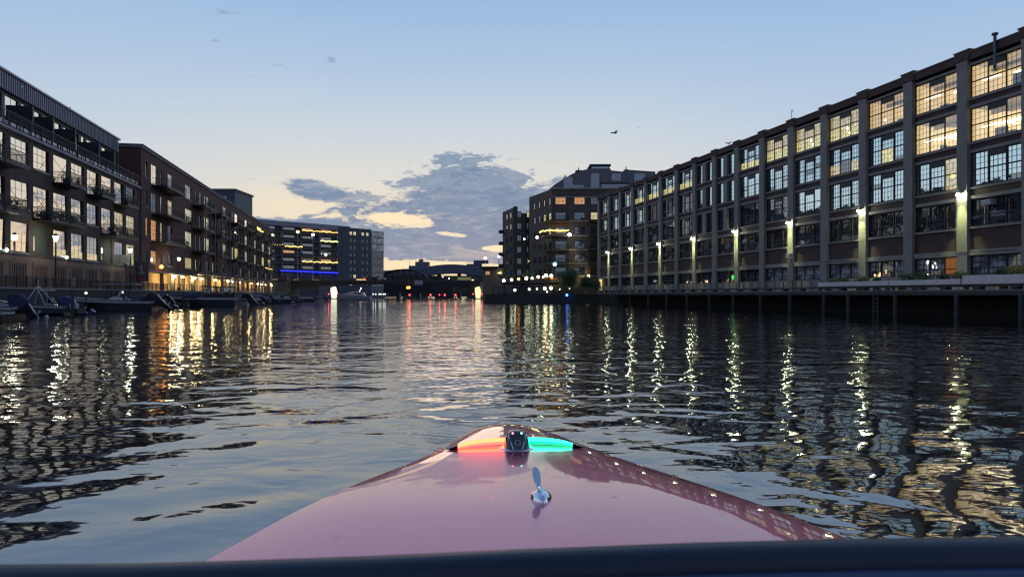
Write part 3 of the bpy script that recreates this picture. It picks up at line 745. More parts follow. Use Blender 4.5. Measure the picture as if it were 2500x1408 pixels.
def roof_block():
    r = thing('rooftop_apartment', 'blue grey apartment block peering over the brick building roof', 'building', (-92, 238, 0), 0)
    MB().box(-34, 0, 0, 16, 10, 36.2).build('wall', BLUEGREY, r)
    MB().box(-34.3, .4, -.4, 16.3, 36.2, 36.8).build('roof', GREYP, r)
    for q in range(5): window(r, -26.5+q*5.1, -.08, 31.6, 3.6, 3.0, G_DIM, 3, 1, t_=.12)
roof_block()

# ------------------------------------------------------------------ far left: balcony apartment building with blue LED band
def far_apartment():
    A = Vector((-108, 264, 0)); B = Vector((-72.9, 300, 0)); d = (B-A); L1 = d.length
    r = thing('apartment_building', 'wide grey apartment building with balconies, string lights and a blue light strip', 'building', A, math.atan2(d.y, d.x))
    T = 30.6; fl = 3.05; L2 = L1+23
    MB().box(0, L1, 1.6, 20, 0, T-1.6).build('wall', GREYP, r)
    MB().box(-1, L1, -.2, 20, T-1.9, T).build('roof_fascia', mat('pale_fascia', (.24,.24,.29), .6), r)
    MB().box(8, 12, 3, 8, T, T+1.5).build('roof_box', BLUEGREY, r)
    tw = MB(); hs = []; 
    for f in range(8):
        for xx in (L1+1.2, L1+5.5, L1+7.4, L1+11.5, L1+13.8):
            hs.append((xx, xx+(.5 if xx < L1+2 else 1.5), 5.6+f*fl, 5.6+f*fl+1.6))
    holes_wall(tw, L1, L1+16.5, 0, T-.6, hs, y=-.3, dep=.3); tw.box(L1+.01, L1+16.4, .1, 18, 0, T-.62)
    tw.box(L1, L1+6, -.28, 18, T-.6, T-.1); tw.build('tower_wall', BLUEGREY, r)
    for (a, b_, c_, d_) in hs:
        f = round((c_-5.6)/fl)
        m = G_DIM
        if f == 7 and a > L1+5: m = random.choice((G_WARM, G_YEL))
        if (f, round(a-L1)) in ((0, 6), (1, 7), (1, 8)): m = G_YEL
        window(r, a, -.15, c_, b_-a, d_-c_, G_DARK if m is G_DIM else m, 2, 1, t_=.1)
    gb = MB(); gb.box(L1+16.5, L2, -.3, 17, 0, T-1.3)
    gb.build('corner_wall', mat('grey_green_panel', (.15,.17,.17), .5, var=.1), r)
    for f in range(8):
        z = 5.4+f*fl
        MB().box(L1+16.7, L2-.2, -.36, -.3, z, z+fl-.35).build('corner_window', glass('corner_glass', .12, dark=(.03,.035,.04) if f < 5 else (.16,.18,.17)), r)
    dv = MB()
    for q in range(7): dv.box(q*L1/6.0-.15 if q else 0, q*L1/6.0+.15, -.1, 1.6, 8.2, T-1.9)
    dv.build('divider_fin', mat('pale_fin', (.28,.27,.30), .7), r)
    sb = MB()
    for f in range(8): sb.box(-1, L1, -.15, 1.6, 8.0+f*fl-.15, 8.0+f*fl+.12)
    sb.build('balcony_slab', GREYP, r)
    rl = MB()
    for f in range(7): rl.box(-1, L1, -.16, -.1, 8.0+f*fl+.12, 8.0+f*fl+1.0)
    rl.build('balcony_rail', DARK, r)
    for f in range(7):
        for q in range(6):
            x = q*L1/6.0+1.2; z = 8.1+f*fl
            if f == 0: continue
            m = G_DIM
            if (f, q) == (5, 1): m = G_YEL
            if (f, q) == (5, 2): m = G_WARM
            if (f, q) == (3, 0): m = G_YEL
            if (f, q) in ((6, 4), (6, 5), (3, 3), (2, 5)): m = G_ORG
            window(r, x, 1.5, z, 5.0, 2.2, m, 4, 2, t_=.12)
    def run(x0, x1, z, m, s_=.16, n=None):
        st = MB(); n = n or int((x1-x0)/.42)
        for i in range(n+1): st.ball((x0+(x1-x0)*i/n, -.35, z+.12*math.sin(i*.9)), s_, 6, 4)
        st.build('string_lights', m, r)
    u_ = L1/6.0
    run(u_*4+.3, L1-.4, 8+6*fl+1.2, E_GOLD); run(u_*5+.3, L1-.3, 8+5*fl+.5, emit('lemon_string', (1,.85,.25), 3.4), .24)
    run(u_*3+1.2, u_*4+.2, 8+4*fl+.6, E_GOLD, .2); run(u_*2, u_*3, 8+4*fl+1, E_GOLD, .12, 8); run(u_*1+.5, u_*2-.5, 8+4*fl+.8, E_PURP, .16)
    run(u_*4+.3, L1-.4, 8+2*fl+.9, E_GOLD, .2)
    MB().tube((u_*2.9, -.4, 8+fl+.1), (L1-.2, -.4, 8+fl-.35), .22, 8).build('blue_light_strip', E_BLUE, r)
    for x, z in ((u_*5.3, 8+3*fl+1.0),): MB().ball((x, -.3, z), .5, 8, 5).build('balcony_lamp', E_WHITE, r)
    MB().ball((u_*1.6, -.3, 8+5*fl+1.6), .35, 8, 5).ball((u_*2.3, -.3, 8+5*fl+1.9), .35, 8, 5).ball((u_*2.5, -.3, 8+5*fl+1.7), .3, 8, 5).build('balcony_lamp', E_WHITE, r)
    for q in range(3): MB().box(u_*(2.6+q*1.1), u_*(2.6+q*1.1)+2.2, 1.55, 1.6, 7.2, 8.4).build('ground_window', emit('dim_ground_light', (1,.62,.3), .35), r)
    MB().box(L1+9, L1+15, -.5, -.32, 7.6, 8.3).build('lit_canopy', emit('lit_canopy', (1,.6,.25), 1.6), r); push(r)
far_apartment()

# ------------------------------------------------------------------ right behind: stepped brick condominium, wing and curved tower
def condo():
    c0 = at(1347, 700, 170)
    r = thing('condominium', 'brown brick condominium with corner balconies and one gold string lit balcony', 'building', (c0.x, 170, 0), 0)
    T = 26.7; W = 30
    rows = [23.0, 19.4, 15.9, 12.6, 9.4, 6.3]
    hs = []; ws = []
    for i, z in enumerate(rows):
        for j, x in enumerate((.8, 5.3, 9.2)):
            wd = 2.6 if j < 2 else 2.4
            hs.append((x, x+wd, z, z+1.9))
            m = G_DIM
            if i == 0 and j < 2: m = G_ORG
            if i == 1 and j == 2: m = G_YEL
            if i in (3, 4) and j == 1: m = G_BLIND
            ws.append((x, z, wd, m))
    wl = MB(); holes_wall(wl, 0, W, 0, T, hs, dep=.25); wl.box(.02, W, .4, 25, 0, T-.1)
    # side face towards the channel, leaning back along the river
    dvec = Vector((-5.0, 14.4)); 
    wl.slab([(0, 0), (-5.0, 14.4), (.5, 24), (.5, .3)], 0, T)
    wl.build('wall', BR_C, r)
    for (x, z, wd, m) in ws: window(r, x, .14, z, wd, 1.9, m, 3, 2, t_=.1)
    sd = bpy.data.objects.new('side_windows', None)
    ang = math.atan2(-14.4, 5.0); 
    for i, z in enumerate(rows):
        for j in range(4):
            f = window(r, 0, 0, z, 1.5 if i else 1.1, 1.7, G_LEFT if i == 0 else (G_YEL if (i, j) in ((1,0),(1,1),(2,0)) else G_DIM), 2, 2, t_=.1)
            s_ = 1.5+j*3.4; f.location = (-5.0*s_/15.24-.10, 14.4*s_/15.24-.035, z); f.rotation_euler = (0, 0, ang)
            f.location.x -= .02
    MB().box(-.2, W, -.25, .3, T-2.0, T-1.8).box(-.2, W, -.3, .3, T, T+.3).build('cornice', STONE, r)
    bc = MB()
    for z in rows[1:]: bc.box(0, W, -.1, .02, z-.35, z-.12)
    bc.build('stone_band', STONE, r)
    for i, z in enumerate(rows[1:]):
        b = MB(); pts = [(-2.6, 3.2), (-2.2, .4), (-.6, -1.6), (3.9, -1.6), (3.9, -.02), (0, -.02), (-1.2, 3.5)]
        b.slab(pts, z-.55, z-.3); bb = b.build('balcony', BR_C, r)
        rr = MB()
        for (a, b2) in zip(pts[:4], pts[1:5]):
            a = Vector((a[0], a[1], 0)); b2 = Vector((b2[0], b2[1], 0))
            rr.tube((a.x, a.y, z+.75), (b2.x, b2.y, z+.75), .05, 4)
            n = max(2, int((b2-a).length/.25))
            for q in range(n+1): p = a.lerp(b2, q/n); rr.box(p.x-.02, p.x+.02, p.y-.02, p.y+.02, z-.3, z+.75)
        rr.build('railing', DARK, bb)
        bb2 = balcony(r, 8.6, 12.4, z-.3, 1.4, fill=.2, rods=False)
        if i == 1:
            st = MB()
            for (a, b2) in zip(pts[:4], pts[1:4]):
                a = Vector((a[0], a[1], 0)); b2 = Vector((b2[0], b2[1], 0)); n = max(2, int((b2-a).length/.22))
                for q in range(n+1): p = a.lerp(b2, q/n); st.ball((p.x-.1, p.y-.15, z+.85+.07*math.sin(q)), .15, 6, 4)
            st.build('string_lights', E_GOLD, bb); point('string_glow', bb, (1.5, -2.0, z+1.2), 60, (1,.5,.15), .3)
    for (px, py, m, s_) in ((1390, 573, E_COOL, .5), (1311, 580, E_COOL, .4), (1354, 645, emit('teal_lamp', (.25,.95,1), 5), .55), (1280, 584, E_COOL, .22)):
        p = at(px, py, 168 if px > 1340 else 171); lb = MB().ball((p.x-c0.x, p.y-170-.6, p.z), s_*.8, 8, 6).build('balcony_lamp', m, r)
        if px == 1390: spot('lamp_light', lb, (p.x-c0.x, p.y-170-.4, p.z-.2), (R(12), 0, 0), 9000, (1,.80,.4), 80, .8, .2)
    for (px, py) in ((1332, 679), (1346, 678), (1436, 676), (1382, 690)):
        p = at(px, py, 168.6); point('ground_glow', r, (p.x-c0.x, -1.4, p.z), 160, (1,.78,.3), .3)
    # awnings over the terrace
    for q in range(3):
        x0 = -4.4+q*2.0; MB().add([(x0, .5+1.2*(2-q)*2, 6.2), (x0+1.8, .5+1.2*(2-q)*2, 6.2), (x0+1.8, -1.2+1.2*(2-q)*2, 5.5), (x0, -1.2+1.2*(2-q)*2, 5.5),
              (x0, .5+1.2*(2-q)*2, 6.1), (x0+1.8, .5+1.2*(2-q)*2, 6.1), (x0+1.8, -1.2+1.2*(2-q)*2, 5.4), (x0, -1.2+1.2*(2-q)*2, 5.4)], [(0,1,2,3),(7,6,5,4),(2,1,5,6),(0,3,7,4),(3,2,6,7)]).build('awning', mat('awning_canvas', (.3,.12,.1), .8), r)
    # wing
    w0 = at(1253, 700, 192)
    r2 = thing('condominium_wing', 'lower dark brick wing of the condominium nearest the bridge', 'building', (w0.x, 192, 0), 0)
    T2 = 25.0; wl = MB(); hs = []
    r2rows = [22.3, 19.2, 16.0, 12.9, 9.8, 6.8]
    for z in r2rows:
        for x in (1.0, 3.6): hs.append((x, x+1.2, z, z+1.7))
    holes_wall(wl, 0, 6.5, 0, T2-1.5, hs, dep=.2); wl.box(.02, 6.5, .3, 15, 0, T2-1.6); wl.slab([(0,0),(-3.0,11),(.3,14),(.3,.3)], 0, T2)
    wl.box(0, 1.2, -.1, .3, T2-1.5, T2+.3); wl.build('wall', BR_C, r2)
    for (a, b_, c_, d_) in hs: window(r2, a, .1, c_, b_-a, d_-c_, G_YEL if (c_ > 22 and a > 2) else G_DIM, 2, 1, t_=.1)
    for z in r2rows:
        for j in range(2):
            f = window(r2, 0, 0, z, 1.6, 1.6, G_LEFT if z > 19 else G_DIM, 2, 1, t_=.1); s_ = 3+j*4.0
            f.location = (-3.0*s_/11.4-.11, 11*s_/11.4-.03, z); f.rotation_euler = (0, 0, math.atan2(-11, 3))
        balcony(r2, 3.2, 6.4, z-.5, 1.5, fill=.25, rods=False)
        if z < 20: MB().slab([(-2.9, 8.5), (-4.1, 8.2), (-3.8, 6.9), (-2.6, 7.2)], z-.5, z+.4).build('balcony', DARK, r2)
    MB().tube((4.0, -1.6, 10.6), (6.2, -1.6, 10.9), .07).build('string_lights', E_GOLD, r2)
    # tower behind
    t0 = at(1350, 700, 202)
    r3 = thing('tower_block', 'tall grey blue block with curved stepped roof rising behind the brick condominium', 'building', (t0.x, 202, 0), 0)
    def P(px, py): p = at(px, py, 202); return (p.x-t0.x, p.z)
    top = [(1332, 470), (1352, 452), (1374, 438), (1398, 424), (1425, 415), (1444, 411), (1490, 411), (1492, 416), (1520, 419), (1525, 414), (1600, 419), (1600, 560), (1332, 560)]
    MB().prism([P(*q) for q in top], 0, 18).build('wall', GREYP, r3)
    bn = MB()
    for (a, b_) in ((1376, 1398), (1442, 1463), (1493, 1516), (1548, 1575)):
        xa, z1 = P(a, 424 if a > 1400 else 432); xb, z0 = P(b_, 468); bn.box(xa, xb, -.2, .0, z0, z1)
    xa, z1 = P(1468, 446); xb, z0 = P(1600, 468); bn.box(xa, xb, -.22, -.01, z0, z1)
    xa, z1 = P(1378, 452); xb, z0 = P(1425, 468); bn.box(xa, xb, -.23, -.012, z0, z1)
    bn.build('window_strip', glass('tower_glass', .3, dark=(.02,.03,.05)), r3)
    xa, z1 = P(1466, 443); xb, z0 = P(1600, 448); MB().box(xa, xb, -1.5, 0, z0, z1).build('ledge', GREYP, r3)
    xa, z0 = P(1446, 412); xb, z1 = P(1488, 403); MB().box(xa, xb, 2, 9, z0, z1).build('lantern', glass('lantern_glass', .6), r3)
    xa, z0 = P(1441, 403); xb, z1 = P(1493, 399); MB().box(xa, xb, 1, 10, z0, z1).build('lantern_roof', BLUEGREY, r3)
    for a, b_, t_, bt in ((1408, 1424, 411, 424), (1378, 1387, 429, 442), (1530, 1538, 409, 416)):
        xa, z1 = P(a, t_); xb, z0 = P(b_, bt); MB().box(xa, xb, 3, 6, z0, z1).tube(((xa+xb)/2, 4, z1), ((xa+xb)/2, 4, z1+.9), .15, 5).build('chimney', DARK, r3)
condo()

# ------------------------------------------------------------------ bridge and what lies beyond
def bridge():
    D = 240; r = thing('road_bridge', 'low dark steel road bridge crossing the river between the apartment blocks', 'bridge', (-43, D, 0), 0)
    x0, x1 = -36, 34; zt = 6.5
    MB().box(x0-40, x1+40, 0, 14, zt-.5, zt).build('deck', ASPH, r)
    g = MB(); n = 24
    lo = [(x0+(x1-x0)*i/n, zt-.5-.9-2.2*abs(2*i/n-1)**2.4) for i in range(n+1)]
    g.prism([(x0, zt-.5), (x1, zt-.5)] + lo[::-1], -.3, .2)
    for i in range(0, n): g.box(lo[i][0]-.08, lo[i][0]+.08, -.42, -.3, lo[i][1], zt-.5)
    g.build('girder', DARK, r)
    rl = MB(); rl.box(x0-10, x1+10, -.35, -.25, zt+.95, zt+1.05).box(x0-10, x1+10, -.33, -.27, zt+.05, zt+.12)
    for i in range(160): x = x0-10+i*.56; rl.box(x-.03, x+.03, -.32, -.28, zt+.1, zt+.96)
    rl.build('railing', STEEL, r)
    am_ = mat('abutment_concrete', (.22,.17,.14), .9, var=.3)
    MB().box(x0-40, x0+3.5, -.6, 14.5, -1, zt-.52).build('abutment', am_, r); MB().box(x1-1.5, x1+12, -.6, 14.5, -1, zt-.52).build('abutment', am_, r)
    MB().box(x0-8, x0-1, -1.0, -.6, zt-1.6, zt-.55).build('abutment_soffit', CREAM, r)
    for (px, pw) in ((815, 9), (1167, 8)):
        a = at(px, 724, D-2); xx = a.x+43
        fp = MB().add([(xx-1.0,-2.4,2.6),(xx+1.0,-2.4,2.6),(xx+1.0,-1.2,2.6),(xx-1.0,-1.2,2.6),(xx-.7,-2.2,.5),(xx+.7,-2.2,.5),(xx+.7,-1.3,.5),(xx-.7,-1.3,.5),
                       (xx-1.0,-2.2,4.0),(xx+.4,-2.2,4.4),(xx+.6,-1.3,4.2),(xx-.8,-1.3,4.0)],
                      [(4,5,1,0),(5,6,2,1),(6,7,3,2),(7,4,0,3),(0,1,9,8),(1,2,10,9),(2,3,11,10),(3,0,8,11),(8,9,10,11),(7,6,5,4)]).build('glowing_pier', emit('painted_floodlight', (1,.95,.72) if px < 1000 else (1,.82,.42), 1.3), r)  # no floodlight here: its light on the pier is painted as emission
        MB().box(xx-2.2, xx+2.2, -2.6, -.7, -1, .5).build('fender', WOOD_D, r)
        for dx_ in (-1.6, 1.3): MB().ball((xx+dx_, -2.5, 1.9), .22, 8, 5).build('pier_light', E_RED, r)
    s_ = thing('bridge_sign', 'small pale blue sign board hung on the bridge railing', 'sign', (at(1022, 690, 239.2)), 0)
    MB().box(-1.35, 1.35, 0, .12, -.6, .65).build('board', mat('sign_board', (.32,.38,.5), .6), s_); MB().box(-1.4, 1.4, -.03, .0, .62, .7).box(-1.4, 1.4, -.03, .0, -.65, -.57).build('border', ALU, s_)
    MB().ball((0,0,0), .42, 10, 6).ball((.55,0,.05), .42, 10, 6).build('bridge_light', emit('amber_red', (1,.22,.03), 9)).location = at(995, 702, 239)
    push(r); push(s_); push(bpy.data.objects['bridge_light'])
    tag(bpy.data.objects['bridge_light'], 'bright amber red navigation light hung under the middle of the bridge', 'light')
    for i, (px, lab) in enumerate(((1000, 'left of the others under the bridge, below the amber light'), (1051, 'second along the water under the bridge'), (1073, 'third along the water under the bridge'),
                 (1086, 'fourth along the water under the bridge'), (1112, 'last along the water before the white lit pier'))):
        p = at(px, 724, 262); b = thing('marker_buoy', 'red marker light '+lab, 'marker light', (p.x, 262, 0), 0, 'red marker lights on the water')
        MB().lathe((0,0,-.1), [(.3,0),(.35,.3),(.1,.9),(.06,1.4)], 8).build('float', DARK, b); MB().ball((0,0,1.6), .34 if i != 2 else .24, 8, 5).build('lamp', E_RED, b)
    for i, px in enumerate((911, 917, 926, 930, 936, 940)):
        p = at(px, 724, 300); b = thing('dock_light', 'small white dock light in the row low under the bridge', 'light', (p.x, 300, 0), 0, 'white dock lights beyond the bridge')
        MB().box(-.1, .1, -.1, .1, -.5, 1.5).build('post', DARK, b); MB().ball((0,0,1.9), .3, 6, 4).build('lamp', E_DOCK, b)
bridge()
def car(px, lab, col, tail):
    D = 244; p = at(px, 724, D); r = thing('car', lab, 'car', (p.x, D, 6.5), 0, 'cars on the bridge')
    prof = [(-2.2,.25),(-2.25,.75),(-1.7,.95),(-1.1,1.4),(.5,1.45),(1.2,.98),(2.1,.85),(2.25,.3)]
    MB().prism(prof, -.85, .85).build('body', mat('car_paint_'+lab[:4], col, .25, .3), r, bevel=.06)
    MB().prism([(-1.45,.97),(-1.0,1.33),(.42,1.37),(1.0,.98)], -.87, .87).build('side_window', G_DIM, r)
    for x in (-1.4, 1.4): MB().tube((x, -.88, .32), (x, .88, .32), .33, 12).build('wheel', DARKER, r)
    MB().ball((-2.28, -.6, .7), .22, 6, 4).build('tail_light', tail, r); push(r)
car(925, 'silver car on the left half of the bridge', (.4,.42,.46), E_RED)
car(908, 'dark car with glowing red tail light at the left end of the bridge', (.05,.05,.06), E_RED)

def beyond():
    D = 400; a = at(930, 724, D).x; b_ = at(1040, 724, D).x
    r = thing('truss_bridge', 'dark steel truss bridge beyond the road bridge', 'bridge', ((a+b_)/2, D, 0), 0)
    h = (b_-a)/2; m = MB(); n = 8
    def zt(s_): return 10.0+5.5*max(0, 1-abs(s_)**3.2)
    pts = [(-h*1.1+2.2*h*i/n*1.0) for i in range(n+1)]
    for y in (0, 6):
        if y: m.build('truss', DARK, r); m = MB()
        for i in range(n):
            s0, s1 = pts[i]/(h*1.1), pts[i+1]/(h*1.1)
            m.tube((pts[i], y, zt(s0)), (pts[i+1], y, zt(s1)), .5, 4); m.tube((pts[i], y, zt(s0)), (pts[i+1], y, 8.2), .3, 4); m.tube((pts[i+1], y, 8.2), (pts[i+1], y, zt(s1)), .3, 4)
            m.tube((pts[i], y, 8.2), (pts[i+1], y, zt(s1)), .22, 4)
    m.build('truss', DARK, r); MB().box(-h*1.6, h*2.2, -1, 7, 7.4, 8.6).build('deck', DARK, r)
    MB().box(-h*1.8, -h*1.2, -1, 7, -1, 7.4).build('pier', WOOD_D, r); MB().box(h*1.4, h*2.2, -1, 7, -1, 7.4).build('pier', WOOD_D, r)
    # viaduct
    D = 520; r = thing('highway_viaduct', 'long pale grey highway viaduct arching across the far end of the river', 'viaduct', (-45, D, 0), 0)
    m = MB(); n = 30; top = []; 
    for i in range(n+1):
        px = 900+300*i/n; py = 664-14*math.exp(-((px-1100)/85.0)**2)-3*i/n
        p = at(px, py, D); top.append((p.x+45, p.z))
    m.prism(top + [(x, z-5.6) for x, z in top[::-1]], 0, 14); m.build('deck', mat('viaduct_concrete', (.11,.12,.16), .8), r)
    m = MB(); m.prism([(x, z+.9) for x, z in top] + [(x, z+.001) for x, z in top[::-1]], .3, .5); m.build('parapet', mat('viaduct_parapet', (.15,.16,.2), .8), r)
    m = MB()
    for i in range(2, n, 5): m.box(top[i][0]-1.2, top[i][0]+1.2, 3, 9, 0, top[i][1]-5.6)
    m.build('pier', DARK, r)
    # far shed and yard lights
    r = thing('industrial_shed', 'dark low industrial shed below the viaduct with a floodlit green bay', 'building', (-45, 430, 0), 0)
    MB().box(-48, 60, 0, 30, 3, 12.5).build('wall', mat('shed_wall', (.035,.035,.04), .9), r); MB().box(-49, 61, -1, 31, 12.5, 13.0).build('roof', DARK, r)
    p0 = at(1117, 676, 430); p1 = at(1150, 690, 430)
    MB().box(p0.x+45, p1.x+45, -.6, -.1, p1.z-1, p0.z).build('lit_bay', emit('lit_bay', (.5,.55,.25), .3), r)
    for px, py, s_ in ((1081, 676, .3), (1096, 680, .35), (1119, 686, .45), (1130, 689, .8), (1154, 685, .6), (977, 675, .2)):
        q = at(px, py, 428); MB().ball((q.x+45, q.y-430, q.z), s_, 8, 5).build('yard_light', E_GLOBE, r)
    # distant blocky building
    r = thing('distant_building', 'distant flat topped grey block with a raised centre on the skyline', 'building', (at(1025, 700, 900).x, 900, 0), 0)
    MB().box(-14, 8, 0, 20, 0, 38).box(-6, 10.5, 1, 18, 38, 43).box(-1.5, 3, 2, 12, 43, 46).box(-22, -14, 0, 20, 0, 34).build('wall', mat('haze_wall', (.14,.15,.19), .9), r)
    MB().tube((-13, 3, 38), (-13, 3, 44), .3, 4).tube((1, 5, 46), (1, 5, 54), .25, 4).build('mast', STEEL, r)
    r = thing('distant_block', 'distant low stepped building on the skyline left of the bridge house', 'building', (at(1165, 700, 800).x, 800, 0), 0)
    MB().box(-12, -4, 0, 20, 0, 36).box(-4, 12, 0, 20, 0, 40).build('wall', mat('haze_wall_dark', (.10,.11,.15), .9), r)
beyond()
def bridge_house():
    D = 225; p = at(1205, 724, D); r = thing('bridge_house', 'square stone bridge house with flat roof and a cream fascia with painted-in glow', 'bridge house', (p.x, D, 0), 0)
    MB().box(-3.4, 4.2, 0, 7, 0, 9.9).build('wall', mat('bridge_house_stone', (.26,.20,.16), .85), r)
    MB().box(-4.3, 5.2, -1, 8, 9.9, 10.5).build('roof', DARK, r)
    MB().box(-3.6, 1.4, -.9, .0, 10.5, 11.3).build('painted_glow_fascia', emit('painted_glow_fascia', (1,.80,.52), .95), r)  # light on the fascia band is painted in as emission
    f = window(r, -2.6, -.08, 7.8, 1.5, 1.3, G_ORG, 2, 1, t_=.1)
    MB().ball((2.2, -.4, 8.5), .45, 8, 5, .6, 2).build('wall_light', emit('amber_wall', (1,.72,.3), 5), r)
bridge_house()

# ------------------------------------------------------------------ lamps and posts
def street_lamp(px, pyhead, D, lab, h_pole=None, m=E_COOL, hs=1.0):
    p = at(px, pyhead, D); base = GZ if D < 200 else 6.5; hz = p.z-base
    r = thing('street_lamp', lab, 'street lamp', (p.x, D, base), 0, 'street lamps along the riverwalk')
    MB().lathe((0,0,0), [(.17,0),(.16,.5),(.08,.7),(.06,hz-.35),(.11,hz-.3),(.05,hz-.22)], 8).build('pole', DARKER, r)
    MB().lathe((0,0,hz-.22), [(.10*hs,0),(.24*hs,.45*hs)], 8).build('lantern', m, r, smooth=True)
    MB().lathe((0,0,hz-.22+.45*hs), [(.28*hs,0),(.16*hs,.16*hs),(.03,.26*hs)], 8).build('lantern_cap', DARKER, r)
    point('lamp_light', r, (0, 0, hz-.05), 520, (.95, 1, .75), .25); push(r)
    return r
street_lamp(136, 583, 66, 'black street lamp with lit lantern before the loft building, nearest the camera')
street_lamp(318, 612, 86.5, 'black street lamp with lit lantern at the corner between loft and brick buildings')
street_lamp(437, 633, 108, 'black street lamp with lit lantern in front of the brick building')
def mast_lamp(px, pyhead, D, base, lab, m, r_=.35, name='tall_street_lamp'):
    p = at(px, pyhead, D); r = thing(name, lab, 'street lamp', (p.x, D, base), 0, 'tall lamps by the bridge')
    hz = p.z-base
    MB().lathe((0,0,0), [(.35,0),(.3,.8),(.14,1.0),(.09,hz)], 8).build('pole', CONC_L, r); MB().ball((0,0,hz+r_*.5), r_, 10, 6, .8).build('lamp', m, r)
    if px < 1000: push(r)
mast_lamp(727, 568, 238, 6.5, 'tall lamp with orange light on the left bridge approach', emit('orange_street', (1,.6,.25), 8), .55)
mast_lamp(764, 575, 238, 6.5, 'tall lamp with pale green white light left of the blue light strip end', E_GLOBE, .5)
mast_lamp(1185, 632, 226, 6.5, 'tall globe lamp standing behind the left edge of the bridge house', E_WHITE, .5)
mast_lamp(1218, 628, 222, 6.5, 'tall globe lamp standing between bridge house and condominium', E_WHITE, .5)
# flag poles near the bridge approach
for px, t_, lab in ((701, 645, 'thin bare pole left of the tall orange lamp'), (706, 660, 'thin pale pole just right of the bare pole')):
    p = at(px, t_, 232); r = thing('pole', lab, 'pole', (p.x, 232, 3.0), 0); MB().lathe((0,0,0), [(.2,0),(.1,.4),(.07,p.z-3)], 6).build('shaft', CONC_L, r); MB().ball((0,0,p.z-3), .15, 6, 4).build('finial', CONC_L, r); push(r)

# ------------------------------------------------------------------ left riverwalk: quay wall, fence, banner
FQ = Fr(-33.6, 915, 'L')
def riverwalk():
    o = FQ.org(30); X = FQ.x
    r = thing('quay_wall', 'concrete quay wall along the left riverwalk', 'wall', o, FQ.ang)
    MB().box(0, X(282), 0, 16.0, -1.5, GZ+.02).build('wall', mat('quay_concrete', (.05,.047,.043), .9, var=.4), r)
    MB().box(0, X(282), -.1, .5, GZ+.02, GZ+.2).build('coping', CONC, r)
    o = FQ.org(48); r = thing('riverwalk_fence', 'thin dark metal fence along the left riverwalk above the boats', 'fence', (o[0], o[1], GZ+.2), FQ.ang)
    L = X(255); m = MB(); m.box(0, L, .15, .2, 1.0, 1.06).box(0, L, .15, .2, .1, .14)
    for i in range(int(L/2.0)): m.box(i*2-.035, i*2+.035, .12, .22, 0, 1.1)
    m.build('rail', DARK, r)
    m = MB()
    for i in range(int(min(L, 70)/.14)): m.box(i*.14, i*.14+.02, .165, .185, .12, 1.02)
    m.build('baluster', DARK, r)
riverwalk()
def banner():
    p = at(345, 690, 93); r = thing('banner_sign', 'dark vertical banner on a post at the corner of the loft building', 'banner', (p.x, 93, GZ), 0)
    MB().box(-.9, -.82, 0, .08, 0, 3.9).box(.82, .9, 0, .08, 0, 3.9).build('post', DARK, r)
    MB().box(-.8, .8, .02, .05, 1.2, 3.8).build('cloth', mat('banner_cloth', (.05,.06,.09), .8, var=.6, scale=2), r); MB().box(-.5, .6, .0, .02, 1.35, 1.7).build('red_panel', mat('banner_red', (.3,.04,.05), .8), r)
    MB().box(-.45, .45, -.01, .02, 2.2, 2.4).box(-.1, .1, -.01, .019, 2.0, 3.3).build('pale_mark', mat('banner_mark', (.25,.27,.32), .8), r); push(r)
    p = at(308, 642, 88); r = thing('notice_board', 'pale hanging notice board under the lantern at the loft corner', 'sign', (p.x, 88, GZ), 0)
    MB().box(-.05, .05, 0, .1, 0, 4.0).build('post', DARK, r); MB().box(-.7, .7, -.06, .0, 3.3, 4.4).build('board', mat('board_pale', (.22,.22,.25), .7), r); push(r)
    p = at(209, 690, 72); r = thing('notice_sign', 'small pale notice fixed to the riverwalk fence', 'sign', (p.x, 70, GZ+.4), 0)
    MB().box(-.22, .22, 0, .04, 0, .75).build('board', CONC_L, r); push(r)
banner()
for px, py, D, lab in ((210, 714, 70, 'small pale lamp standing on the quay behind the first fishing boats'), (299, 712, 86, 'small pale lamp behind the boat with the hard top')):
    p = at(px, py, D); r = thing('quay_lamp', lab, 'lamp', (p.x, D, 0.4), 0); MB().tube((0,0,0), (0,0,p.z-.5), .05, 6).build('post', DARK, r); MB().ball((0,0,p.z-.45), .13, 8, 5).build('lamp', emit('soft_lamp', (1,.8,.5), 2.2), r)

